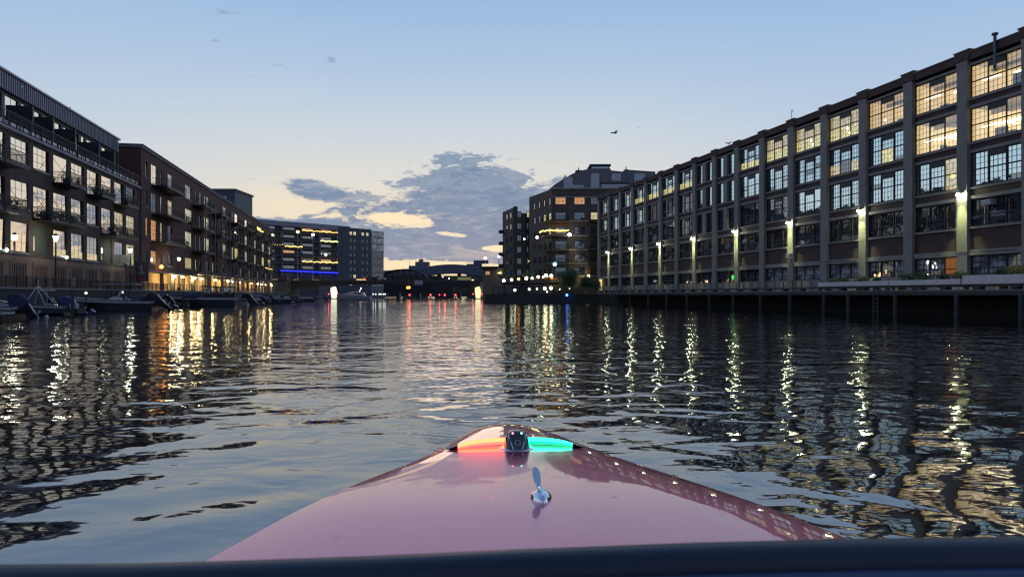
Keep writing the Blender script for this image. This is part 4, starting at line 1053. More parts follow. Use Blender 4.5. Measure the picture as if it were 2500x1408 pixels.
# ------------------------------------------------------------------ floating docks on the left
FD = Fr(-25.0, 915, 'L')
def docks():
    i = 0
    for px in (192, 372, 455, 520, 583, 625, 655, 690, 735):
        D = FD.Dof(px); p = Vector((FD.X0+FD.tn*D, D, 0))
        labs = ['between the covered outboard boat and the black outboard', 'alongside the hard top boat', 'left of the navy covered boat', 'between navy covered boat and wheelhouse boat',
                'just beyond the wheelhouse boat', 'beside the grey covered runabout', 'under the tilted bimini boat', 'beside the long white runabout', 'farthest finger dock near the bridge']
        r = thing('finger_dock', 'low timber finger dock '+labs[i], 'dock', (p.x, p.y, 0), FD.ang-PI/2, 'finger docks on the left bank'); i += 1
        MB().box(-9, .2, -.75, .75, .32, .5).build('deck', DOCKW, r)
        m = MB(); m.box(-9, .2, -.8, -.75, .18, .52).box(-9, .2, .75, .8, .18, .52).box(.2, .26, -.8, .8, .1, .53); m.build('fascia', WOOD, r)
        for q in (-8, -5.5, -3, -.4): MB().tube((q, .55, -.2), (q, .55, .3), .3, 8).build('float', DARKER, r)
        MB().tube((-.1, -.95, -1.5), (-.1, -.95, 1.9), .13, 8).build('pile', WOOD, r); MB().tube((-.1, .95, -1.5), (-.1, .95, 1.1), .13, 8).build('pile', WOOD, r)
        if i in (1, 2, 4): MB().box(-.6, -.1, -.3, .4, .5, .95).build('dock_box', GEL_G, r, bevel=.03)
    o = FD.org(40); X = FD.x; r = thing('main_dock', 'long floating timber dock along the left quay behind the boats', 'dock', (o[0]-9*math.cos(FD.a), o[1], 0), FD.ang)
    MB().box(0, 170, -.7, 1.2, .3, .52).build('deck', DOCKW, r)
docks()

# ------------------------------------------------------------------ boats
def hull_mb(L, B, fb, draft=.35, bow=.45, flare=.12, n=14):
    rows = []; deck = []
    for i in range(n+1):
        s_ = i/n; x = L*s_
        half = B/2*(1 if s_ < .55 else max(0.03, math.cos((s_-.55)/.45*PI/2)**.75))
        sheer = fb + bow*s_**2.2
        rows.append([(x-.12*(1-s_)*0, -half, sheer), (x, -half*(1-flare), fb*.45+bow*.3*s_), (x-.3*s_, -half*.80, 0), (x-.8*s_**2, 0, -draft*(1-s_**4)),
                     (x-.3*s_, half*.80, 0), (x, half*(1-flare), fb*.45+bow*.3*s_), (x, half, sheer)])
        deck.append((x, half, sheer))
    return rows, deck
def outboard(parent, x, y, z, cow=BLKG, tilt=55, s=1.0, name='outboard_motor'):
    o = thing(name, None, None, (x, y, z), 0); 
    for k in ('label', 'category'):
        if k in o: del o[k]
    o.parent = parent; o.rotation_euler = (0, R(tilt), 0)
    prof = [(-.42,.0),(-.52,.25),(-.5,.62),(-.36,.80),(.02,.84),(.22,.66),(.28,.3),(.2,.02)]
    m = MB(); P_ = [(a*s, b*s) for a, b in prof]
    m.prism(P_, -.2*s, .2*s); m.build('cowl', cow, o, bevel=.08*s)
    m = MB(); m.prism([(-.38*s,.0),(.12*s,.0),(.05*s,-.55*s),(-.22*s,-.55*s)], -.1*s, .1*s); m.prism([(-.2*s,-.55*s),(.05*s,-.55*s),(.05*s,-.95*s),(-.14*s,-.95*s)], -.05*s, .05*s)
    m.tube((-.4*s,0,-1.0*s), (.16*s,0,-1.0*s), .09*s, 8, .07*s); m.box(-.42*s,.1*s,-.14*s,.14*s,-.62*s,-.58*s); m.build('leg', cow if cow != NAVY else BLKG, o)
    m = MB()
    for a in range(3):
        c_, s_ = math.cos(a*2*PI/3), math.sin(a*2*PI/3)
        m.add([(-.42*s, -.02, -1.0*s), (-.40*s, c_*.2*s-s_*.08*s, -1.0*s+s_*.2*s+c_*.08*s), (-.46*s, c_*.22*s+s_*.06*s, -1.0*s+s_*.22*s-c_*.06*s), (-.44*s, .01, -1.0*s)], [(0,1,2,3),(3,2,1,0)])
    m.tube((-.5*s,0,-1.0*s), (-.38*s,0,-1.0*s), .05*s, 8); m.build('propeller', ALU, o)
    return o
def boat(name, lab, D, off, L=6.2, B=2.3, fb=.75, hullm=GEL, kind='runabout', ob=BLKG, cover=None, px=None, yaw=0.0, group='boats moored on the left bank', obs=1.0, tilt=58, z=0.0):
    # stern towards the channel, bow towards the quay
    X0 = FD.X0+off
    p = Vector((X0+FD.tn*D, D, z)) if px is None else Vector(((px-1250)/F*D, D, z))
    r = thing(name, lab, 'boat', p, PI - 0.0 + FD.a*-1 + yaw, group)
    rows, dk = hull_mb(L, B, fb)
    m = MB(); rows = [[q_[0]] + [tuple((a_*.55+b_*.45) for a_, b_ in zip(q_[0], q_[1]))] + q_[1:-1] + [tuple((a_*.55+b_*.45) for a_, b_ in zip(q_[-1], q_[-2]))] + [q_[-1]] for q_ in rows]
    for c_ in range(8): m.grid([[q_[c_], q_[c_+1]] for q_ in rows], 0 if c_ in (0, 7) else 1)
    m.add(rows[0], [tuple(range(9))], 1); m.add([(a_-.02, b_*.96, c_) for a_, b_, c_ in (rows[0][0], rows[0][1], rows[0][-2], rows[0][-1])], [(0,1,2,3),(3,2,1,0)], 0)
    m.build('hull', [hullm, BLKG if hullm is not BLKG else GEL_G], r, smooth=True)
    for q_ in (.2, .6): m = MB().lathe((L*q_, -B/2-.1, .12), [(.02,0),(.1,.06),(.1,.34),(.02,.42)], 8).build('fender', GEL if hullm is BLKG else NAVY, r)
    if kind != 'inflatable':
        m = MB(); s0 = .42 if kind in ('runabout', 'console') else .5
        fr_ = [q for q in dk if q[0] >= L*s0]; m.grid([[(a, -b_, c_+.01) for a, b_, c_ in fr_], [(a, 0, c_+.10) for a, b_, c_ in fr_], [(a, b_, c_+.01) for a, b_, c_ in fr_]]); m.build('foredeck', hullm if hullm in (GEL,) else GEL_G, r, smooth=True)
        m = MB()
        for (a, b_) in zip(dk, dk[1:]):
            for sg in (1, -1): m.tube((a[0], sg*a[1], a[2]+.02), (b_[0], sg*b_[1], b_[2]+.02), .045, 5)
        m.build('rub_rail', ALU if hullm is not GEL else BLKG, r)
        MB().box(.1, L*.45, -B*.42, B*.42, fb*.45, fb*.5).box(.5, .9, -B*.36, B*.36, fb*.5, fb*.95).box(L*.3, L*.36, -B*.36, -B*.1, fb*.5, fb*1.3).build('seat', GEL_G, r)
    if kind == 'runabout' and cover is None:
        m = MB(); xs = L*.45; m.add([(xs, -B*.42, fb+.12), (xs+.35, 0, fb+.16), (xs, B*.42, fb+.12), (xs-.35, B*.4, fb+.62), (xs-.02, 0, fb+.66), (xs-.35, -B*.4, fb+.62)], [(0,1,4,5),(1,2,3,4)]); m.build('windshield', TINT, r)
    if cover is not None and kind != 'bimini':
        m = MB(); rws = []; c0_ = .02 if kind != 'wheelhouse' else .42; c1_ = .92 if kind != 'wheelhouse' else .55
        for i in range(10):
            s_ = c0_+c1_*i/9; x = L*s_; half = B/2*(1 if s_ < .5 else max(.1, math.cos((s_-.5)/.5*PI/2)**.7))+.03; e = fb+.45*s_**2.2
            hh = (.25+.5*math.exp(-((s_-.42)/.22)**2)+random.uniform(-.05,.05))
            rws.append([(x, -half, e-.18), (x, -half*.98, e+.05), (x, -half*.5, e+hh*.75), (x, 0, e+hh), (x, half*.5, e+hh*.75), (x, half*.98, e+.05), (x, half, e-.18)])
        m.grid(rws); m.add(rws[0], [tuple(range(7))]); m.build('cover', cover, r, smooth=True)
    if kind == 'tower':
        m = MB()
        for sg in (-1, 1):
            m.tube((L*.25, sg*B*.42, fb), (L*.42, sg*.25, fb+1.6), .035).tube((L*.55, sg*B*.42, fb), (L*.42, sg*.25, fb+1.6), .035)
        m.tube((L*.42, -.25, fb+1.6), (L*.42, .25, fb+1.6), .04).tube((L*.42,0,fb+1.6), (L*.42,0,fb+2.2), .03)
        m.build('tower_frame', ALU, r); MB().box(L*.22, L*.36, -.5, .5, fb+1.28, fb+1.36).build('tower_top', GEL, r); MB().tube((L*.3,0,fb), (L*.3,0,fb+1.3), .03).build('tower_post', ALU, r)
    if kind == 'console':
        m = MB()
        for sg in (-1, 1):
            m.tube((L*.33, sg*.5, fb*.5), (L*.28, sg*.62, fb+1.75), .035).tube((L*.48, sg*.5, fb*.5), (L*.50, sg*.6, fb+1.75), .035).tube((L*.33, sg*.5, fb+.6), (L*.50, sg*.6, fb+1.5), .025)
        m.build('top_frame', BLKG, r); MB().box(L*.18, L*.62, -.95, .95, fb+1.75, fb+1.85).build('hard_top', GEL_G, r, bevel=.04)
        MB().prism([(L*.36,fb*.5),(L*.36,fb+.35),(L*.42,fb+.55),(L*.5,fb+.25),(L*.52,fb*.5)], -.4, .4).build('console', GEL, r)
        MB().prism([(L*.40,fb+.55),(L*.36,fb+1.15),(L*.38,fb+1.15),(L*.45,fb+.5)], -.42, .42).build('windshield', TINT, r)
        MB().box(.9, 1.3, -.5, .5, fb*.5, fb+.25).build('leaning_post', BLKC, r)
        MB().add([(.05,-B/2-.01,fb*.62),(L*.7,-B/2-.012,fb*.78),(L*.7,-B/2-.012,fb*.45),(.05,-B/2-.01,fb*.3)], [(0,1,2,3)]).build('hull_stripe', BLKC, r)
    if kind == 'wheelhouse':
        h = fb+1.55; m = MB(); x0, x1 = L*.04, L*.36; b2 = B*.38
        for xx in (x0, (x0+x1)/2, x1-.1): 
            for sg in (-1, 1): m.box(xx, xx+.1, sg*b2-.05, sg*b2+.05, fb*.5, h)
        m.box(x0-.2, x1+.3, -b2-.12, b2+.12, h, h+.12).box(x0, x1, -b2-.03, -b2+.03, fb*.5, fb+.6).box(x0, x1, b2-.03, b2+.03, fb*.5, fb+.6)
        m.build('wheelhouse', WOOD, r)
        MB().box(x0+.1, x1-.1, -b2-.01, -b2+.01, fb+.62, h-.05).box(x1-.06, x1-.04, -b2+.05, b2-.05, fb+.4, h-.05).build('window', glass('wheelhouse_glass', .25, trans=1.0), r)
    if kind in ('bimini',):
        m = MB(); m.add([(L*.2,-B*.42,fb+1.5),(L*.5,-B*.42,fb+1.75),(L*.5,B*.42,fb+1.75),(L*.2,B*.42,fb+1.5),(L*.35,-B*.42,fb+1.75),(L*.35,B*.42,fb+1.75)], [(0,4,5,3),(4,1,2,5),(3,5,4,0),(5,2,1,4)]); m.build('bimini', cover or NAVY, r)
        m = MB()
        for sg in (-1, 1): m.tube((L*.35, sg*B*.42, fb), (L*.2, sg*B*.42, fb+1.5), .02).tube((L*.35, sg*B*.42, fb), (L*.5, sg*B*.42, fb+1.75), .02)
        m.tube((L*.2, -B*.42, fb+1.49), (L*.2, B*.42, fb+1.49), .02)
        m.build('bimini_frame', ALU, r)
    if ob is not None:
        outboard(r, -.25, 0, fb*.75, ob, tilt, obs)
        MB().box(-.35, .0, -.3, .3, fb*.35, fb*.9).build('transom_bracket', BLKG, r)
    if kind in ('runabout', 'console', 'wheelhouse') and ob is BLKG:
        MB().box(-.7, -.02, -B*.4, -B*.1, .18, .28).build('swim_platform', GEL, r, bevel=.03)
    return r
boat('motor_boat', 'boat mostly outside the left edge with a large navy covered outboard', 53, 0, 7.0, 2.4, .8, GEL, 'runabout', NAVY, tilt=48, obs=1.5, px=48)
boat('motor_boat', 'white boat with slanting aluminium tower and a tilted black and blue outboard', 61, 0, 5.6, 2.3, .75, GEL, 'tower', BLUEG, tilt=60, obs=1.45, px=168)
boat('fishing_boat', 'grey centre console boat with a flat hard top roof', 78, 0, 9.2, 2.7, 1.0, GEL, 'console', BLKG, tilt=60, obs=1.7, px=378)
boat('cabin_boat', 'white boat with brown framed wheelhouse and navy canvas over its long foredeck', 106, 0, 12.2, 3.0, 1.25, GEL, 'wheelhouse', None, NAVY, px=577)
boat('motor_boat', 'dark boat with black cover and big tilted outboard right of the wheelhouse boat', 114, 0, 7.4, 2.5, .95, BLKG, 'covered', BLKG, BLKC, tilt=58, obs=1.8, px=606)
boat('motor_boat', 'grey runabout with a brown tilted bimini in front of the yellow arcade', 125, 0, 6.6, 2.4, .9, GEL_G, 'bimini', BLKG, WOOD, px=640)
boat('motor_boat', 'white hulled runabout under a grey cover below the arcade lamps', 133, 0, 7.4, 2.5, .95, GEL, 'covered', BLKG, mat('grey_canvas', (.10,.11,.14), .8), px=663)
boat('motor_boat', 'long white runabout with open deck near the far end of the arcade', 142, 0, 9.0, 2.7, 1.05, GEL, 'runabout', BLKG, px=712)
boat('motor_boat', 'runabout with a blue canopy near the left bridge abutment', 158, 0, 7.6, 2.6, .95, GEL, 'bimini', BLKG, mat('blue_canvas', (.03,.06,.25), .8), px=722)
boat('motor_boat', 'white open boat, last of the row before the bridge', 172, 0, 9.0, 2.6, .95, GEL, 'runabout', BLKG, px=768)
boat('motor_boat', 'dark covered boat tied between the blue canopy boat and the bridge', 186, 0, 8.0, 2.6, .95, BLKG, 'covered', BLKG, NAVY, px=790)
boat('dinghy', 'tip of a small white boat at the left edge of the photo', 45.5, 0, 4.2, 1.8, .6, GEL, 'runabout', None, px=20)
for (D_, px_, L_, lab_, hm_, kd_, cv_) in ((90, 300, 6.4, 'covered dark boat moored close to the quay behind the hard top boat', BLKG, 'covered', BLKC), (74, 118, 6.0, 'low boat under black canvas behind the tower boat', GEL_G, 'covered', BLKC),
      (98, 410, 6.2, 'grey boat with black cover behind the long wheelhouse boat', GEL_G, 'covered', NAVY), (119, 560, 6.4, 'white runabout tucked behind the black outboards', GEL, 'runabout', None), (150, 690, 7.0, 'black canvas covered boat between the white runabouts', GEL, 'covered', BLKC),
      (66, 30, 6.0, 'grey open runabout behind the navy covered outboard', GEL_G, 'runabout', None)):
    boat('motor_boat', lab_, D_, 0, L_, 2.4, .9, hm_, kd_, BLKG, cv_, px=px_, obs=1.3)
def cruiser():
    p = at(905, 724, 222); r = thing('cabin_cruiser', 'white streamlined cabin cruiser moored under the left half of the bridge', 'boat', (p.x, 222, 0), PI)
    rows, dk = hull_mb(10.5, 3.3, 1.3, bow=.6); m = MB(); m.grid(rows); m.add(rows[0], [tuple(range(7))]); m.build('hull', mat('cruiser_gelcoat', (.32,.36,.48), .3), r, smooth=True)
    MB().prism([(1.5,1.25),(2.0,2.3),(5.5,2.7),(7.2,2.1),(9.3,1.7),(9.5,1.5)], -1.2, 1.2).build('cabin', GEL, r, bevel=.1)
    MB().prism([(2.4,1.8),(2.6,2.2),(5.2,2.5),(6.6,2.0)], -1.23, 1.23).build('cabin_window', TINT, r)
    MB().tube((3.5,0,2.6), (3.0,0,3.6), .05).ball((3.0,0,3.7), .18, 6, 4).build('mast_light', E_WHITE, r)
cruiser()

# ------------------------------------------------------------------ right dock
FK = Fr(46.0, 852, 'R')
def right_dock():
    o = FK.org(132); X = FK.x
    r = thing('timber_dock', 'dark timber walkway on piles along the warehouse', 'dock', o, FK.ang)
    L = X(34); zt = 2.08
    MB().box(0, L, 0, 6.6, zt-.12, zt).build('deck', DOCKW, r)
    m = MB(); m.box(0, L, -.06, .12, zt-.42, zt-.121); m.build('edge_beam', WOOD, r)
    MB().box(0, L, 3.4, 3.7, -1.5, zt-.13).build('bulkhead', mat('shade_black_bulkhead', (.03,.028,.026), .9, var=.6, scale=.8), r)  # near-black colour stands in for the shade under the deck
    m = MB()
    i = 0
    while i*3.0 < L-.5: m.box(i*3.0+.3, i*3.0+.75, -.02, .5, zt+.0, zt+.2); i += 1
    m.box(0, L, .05, .3, zt+.2, zt+.36)
    m.build('kerb_rail', WOOD, r)
    pm = MB().lathe((0,0,0), [(.17,-1.5),(.17,zt-.42),(.16,zt-.4)], 8).mesh('pile', WOOD)
    lad = MB(); 
    for j in range(5): lad.box(-.25, .25, -.14, -.08, .2+j*.38, .25+j*.38)
    lad.box(-.3, -.25, -.14, -.08, -.3, zt+.3).box(.25, .3, -.14, -.08, -.3, zt+.3); o_ = lad.build('ladder', STEEL, r); o_.location = (X(62.5), 0, 0)
    k = 0
    for px in (1462, 1500, 1540, 1585, 1630, 1680, 1735, 1793, 1860, 1932, 2015, 2075, 2190, 2340, 2498):
        D = FK.Dof(px)
        p = inst('pile', pm, r, (X(D), -.17, 0))
    # walkway railing
    o = FK.org(132); r = thing('walkway_railing', 'thin dark railing on the timber walkway under the wall lamps', 'railing', (o[0], o[1], zt), FK.ang)
    L2 = X(68.5); m = MB(); m.box(0, L2, 1.0, 1.04, 1.02, 1.07).box(0, L2, 1.005, 1.035, .55, .57)
    for i in range(int(L2/1.6)): m.box(i*1.6-.03, i*1.6+.03, .98, 1.06, 0, 1.05)
    for i in range(int(L2/.28)):
        if random.random() < .8: m.box(i*.28, i*.28+.02, 1.01, 1.03, .05, 1.03)
    m.build('rail', STEEL, r)
right_dock()
def planters():
    X = FK.x; data = []
    spans = [(1998, 2170, 3.05, 'far pale stone planter box, left end of the planter row'), (2172, 2345, 3.05, 'middle pale stone planter with dark juniper spilling over'), (2350, 2700, 3.28, 'near pale stone planter at the right edge, raised slightly')]
    for (pa, pb, zt, lab) in spans:
        D0, D1 = FK.Dof(pa), FK.Dof(pb); o = FK.org(D0); L = FK.x(D1)
        r = thing('planter', lab, 'planter', (o[0], o[1], 2.08), FK.ang, 'planters on the dock')
        MB().box(0, L, -.05, 1.3, .38, zt-2.25+.0+.0).build('box', mat('pink_stone', (.74,.62,.58), .8, var=.2), r, bevel=.03)
        MB().box(.1, L-.1, .1, 1.1, zt-2.25+.0, zt-2.25+.0+.02).build('soil', EARTH, r)
        m = MB(); x = .5
        while x < L: m.box(x, x+.3, .1, .9, .0, .38); x += 2.2
        m.build('support_block', CREAM, r)
        FK.org(132)
    sh = [(2020,.5,LEAF_Y,'yellow green shrub at the far end of the planters'),(2045,.5,LEAF_Y,'second yellow green shrub in the far planter'),(2088,.6,LEAF_Y,'rounded yellow green shrub before the gap in the far planter'),
          (2125,.35,LEAF_D,'tiny dark shrub alone on the far planter'),(2200,.7,LEAF_D,'low dark juniper spilling over the planter edge'),(2235,.75,LEAF_D,'spreading dark juniper in the middle planter'),(2285,.5,LEAF_D,'small dark green shrub beside the round one'),
          (2325,.72,LEAF_Y,'round yellow green shrub under the nearest wall lamp'),(2430,.6,LEAF_D,'low dark shrub in the near planter'),(2462,.7,LEAF_Y,'bushy shrub rising at the right edge of the photo'),(2500,.9,LEAF_Y,'largest shrub cut by the right edge of the photo')]
    for px, s_, m_, lab in sh:
        D = FK.Dof(px); z = 2.88 if px < 2350 else 3.11
        FK.org(132)
        p = Vector((FK.X0+FK.tn*D+.6, D, z)); r = thing('shrub', lab, 'shrub', p, 0, 'shrubs in the dock planters')
        m = MB(); leaves(m, (0,0,s_*.35), s_*1.05, s_*.8, s_*.55, int(900*s_), .07); m.build('foliage', [m_, LEAF], r)
        MB().tube((0,0,-.05), (0,0,s_*.5), .05, 6, .02).tube((0,0,.1), (s_*.4,.1,s_*.5), .02, 4).tube((0,0,.1), (-s_*.4,-.1,s_*.5), .02, 4).build('stem', BARK, r)
planters()
def tree(px, pytop, D, rad, h, lab, base=2.0):
    p = at(px, 724, D); zt = EYE+(HZ-pytop)/F*D
    r = thing('tree', lab, 'tree', (p.x, D, base), 0, 'trees beside the warehouse end')
    H = zt-base; m = MB(); m.tube((0,0,0), (.1,0,H*.5), .16, 8, .09)
    for _ in range(7):
        a = random.uniform(0, 2*PI); m.tube((.1,0,H*.4), (math.cos(a)*rad*.6, math.sin(a)*rad*.6, H*.75+random.uniform(-.5,.5)), .06, 5, .02)
    m.build('trunk', BARK, r)
    m = MB()
    for _ in range(14):
        a = random.uniform(0, 2*PI); q = random.uniform(0, .72)*rad
        leaves(m, (math.cos(a)*q, math.sin(a)*q, H*.58+random.uniform(-.32,.32)*H*.8), rad*.42, rad*.42, rad*.34, 420, .13)
    m.build('crown', [LEAF, LEAF_D], r)
tree(1390, 652, 150, 2.9, 6, 'round green tree in front of the condominium corner')
tree(1440, 672, 141, 2.2, 4, 'lower bushy tree beside the lit end doorway of the warehouse')
def hedge():
    p = at(1425, 724, 137); r = thing('hedge', 'low dark green hedge along the dock below the trees', 'hedge', (p.x, 137, 2.0), 0)
    m = MB()
    for q in range(8): leaves(m, (-5+q*1.1, 0, .6), .9, .8, .7, 260, .1)
    m.build('foliage', [LEAF_D, LEAF], r)
hedge()

# ------------------------------------------------------------------ restaurant terrace with globe lamps
def terrace():
    D = 150; p = at(1300, 724, D); r = thing('restaurant_terrace', 'two level dark timber restaurant terrace below the condominium', 'terrace', (p.x, D, 0), 0)
    MB().box(-8.5, 11, -1, 14, .5, .9).box(-8.5, 11, -1.05, -.95, .1, .95).build('lower_deck', WOOD, r)
    MB().box(-6.5, 9, 4, 19, 4.1, 4.4).build('upper_deck', WOOD, r)
    m = MB()
    for i in range(14): m.box(-8.4+i*1.4, -8.28+i*1.4, -1, -.9, .9, 3.2 if i < 6 else 1.9)
    m.box(-8.5, -.0, -1.02, -.88, 3.1, 3.25).box(-8.5, -.0, -1.02, -.88, 2.2, 2.3).box(-8.5, 10.4, -1.02, -.88, 1.8, 1.9); m.build('railing', DARK, r)
    m = MB()
    for i in range(40): m.box(-6.5+i*.4, -6.46+i*.4, 4.0, 4.05, 4.4, 5.3)
    m.box(-6.5, 9, 3.98, 4.07, 5.3, 5.36); m.build('upper_railing', DARK, r)
    pm_ = MB().tube((0, 4.4, .5), (0, 4.4, 4.1), .12, 6).mesh('post', DARK)
    for i in range(8): inst('post', pm_, r, (-6+i*2.1, 0, 0))
    m = MB()
    for i in range(7): m.box(-7.5+i*1.3, -6.9+i*1.3, 2, 2.6, .9, 1.5)
    m.build('bench', DARK, r)
    m = MB(); leaves(m, (-5.5, 5.5, 6.2), 2.0, .8, 1.4, 400, .16); leaves(m, (-.8, 5.5, 6.4), 1.6, .8, 1.2, 300, .16); m.build('climbing_foliage', [LEAF, LEAF_D], r)
    lights = [(1230, 685, 156, .42, E_GLOBE), (1249, 683, 156, .40, E_GLOBE), (1266, 681, 156, .38, E_ORANGE), (1285, 679, 156, .50, E_GLOBE), (1299, 679, 156, .34, E_GLOBE), (1314, 676, 156, .40, E_GLOBE), (1326, 676, 157, .28, E_GLOBE),
              (1333, 672, 157, .45, E_GLOBE), (1346, 673, 157, .45, E_GLOBE), (1437, 674, 158, .45, E_GLOBE),
              (1257, 708, 149, .33, E_GLOBE), (1292, 706, 149, .30, E_GLOBE), (1311, 705, 149, .22, E_GLOBE), (1330, 704, 149, .40, E_GLOBE), (1335.5, 712, 149, .2, E_GLOBE), (1345, 703, 149, .42, E_GLOBE), (1366, 706, 149, .2, E_GLOBE), (1390, 704, 149, .18, E_GLOBE),
              (1384, 720, 138, .30, E_BLUEL), (1267, 723, 148, .16, E_BLUEL)]
    up = 0; lo_ = 0
    names_u = ['first from the bridge house on the upper terrace', 'second from the bridge house on the upper terrace', 'glowing orange on the upper terrace', 'large one right of the orange lamp on the upper terrace', 'small one near the middle of the upper terrace',
               'left of the bright pair on the upper terrace', 'smallest, just left of the bright pair on the upper terrace', 'left one of the bright pair under the awnings', 'right one of the bright pair under the awnings', 'on the wall between the two trees',
               'first on the lower terrace, above the small blue light', 'second on the lower terrace', 'small third on the lower terrace', 'large fourth on the lower terrace', 'short one beside the large lower lamp', 'largest on the lower terrace right of the short one', 'small one right of the large lower lamps', 'last small one beside the round tree',
               'bright blue at the dock end below the round tree', 'tiny blue at the waterline below the terrace']
    for (px, py, D_, s_, m_), lab in zip(lights, names_u):
        q = at(px, py, D_); base = 4.4 if py < 690 else (.9 if py < 715 else .2)
        g = thing('globe_lamp', 'globe lamp, '+lab, 'lamp', (q.x, D_, base), 0, 'globe lamps by the restaurant terrace')
        MB().lathe((0,0,0), [(.09,0),(.05,.15),(.04,max(.16, q.z-base-s_*.7))], 6).build('post', DARK, g); MB().ball((0,0,q.z-base), s_*.78, 10, 6).build('globe', m_, g)
terrace()

# ------------------------------------------------------------------ birds
def bird(px, py, D, lab, flying):
    p = at(px, py, D); r = thing('bird', lab, 'bird', p, .4)
    m = MB(); m.ball((0,0,0), .16, 8, 6, .6, 1.9, .7).ball((.3,0,.06 if flying else .16), .09, 8, 6).tube((.36,0,.06 if flying else .16), (.48,0,.04 if flying else .14), .025, 5, .008).tube((-.25,0,0), (-.5,0,.02), .06, 5, .09)
    if not flying: m.tube((.0,.04,-.1), (.0,.04,-.28), .012, 4).tube((.0,-.04,-.1), (.0,-.04,-.28), .012, 4).tube((.15,0,.02), (.28,0,.12), .07, 6)
    b = m.build('body', mat('feather', (.3,.3,.33), .8), r, smooth=True)
    if flying:
        for sg in (-1, 1):
            MB().add([(.16,sg*.08,.04),(.22,sg*.5,.24),(.02,sg*1.05,.12),(-.1,sg*.55,.20),(-.14,sg*.08,.03),(.16,sg*.08,.02),(.22,sg*.5,.22),(.02,sg*1.05,.11),(-.1,sg*.55,.18),(-.14,sg*.08,.01)], [(0,1,3,4),(1,2,3),(9,8,6,5),(8,7,6)]).build('wing', mat('wing_feather', (.42,.42,.45), .8), r)
bird(1500, 325, 95, 'grey gull flying in the open sky left of the warehouse roof', True)
q = FR.Dof(1779); bird(1779, 350, q, 'small bird perched on the warehouse parapet', False)

# ------------------------------------------------------------------ our own boat
def own_boat():
    yaw = -math.atan(.056)       # heading slightly left of the camera axis
    r = thing('speedboat', 'glossy dark red speedboat bow in the foreground with red and green navigation light bar', 'boat', (.30, 0, 0), -yaw*1.12)
    # local: y forward, x right
    def half(y):   # half beam at distance y
        pts = [(0.3,1.38),(1.0,1.37),(1.8,1.31),(2.4,1.21),(3.0,1.02),(3.5,.835),(4.1,.605),(4.6,.43),(5.0,.325),(5.25,.255),(5.38,.20),(5.47,.13),(5.5,.03)]
        for (a, b_), (c_, d_) in zip(pts, pts[1:]):
            if y <= c_: return b_+(d_-b_)*(y-a)/(c_-a)
        return .02
    def edge(y):
        q_ = min(1, max(0, (y-2.9)/1.75)); return .78-.040*q_*q_*(3-2*q_)-.035*max(0, y-4.45)**1.2
    def crn(y):
        q_ = min(1, max(0, (y-2.9)/1.75)); return (.038-.006*q_*q_*(3-2*q_))*min(1, half(y)/.42)**.8
    N = 110; K = 40; rows = []
    for i in range(N+1):
        y = .3+(5.5-.3)*i/N; h = half(y); crown = crn(y)
        row = []
        for j in range(-K, K+1):
            s_ = j/K
            z = edge(y)+crown*(1-abs(s_)**pw(y)*(1 if s_ > 0 else .35+.65*min(1, max(0, y-3.4))))
            row.append((s_*h, y, z))
        rows.append(row)
    return r, rows, half, edge, crn
def pw(y): return 4.5-1.0*min(1, max(0, (y-3.6)/.9))
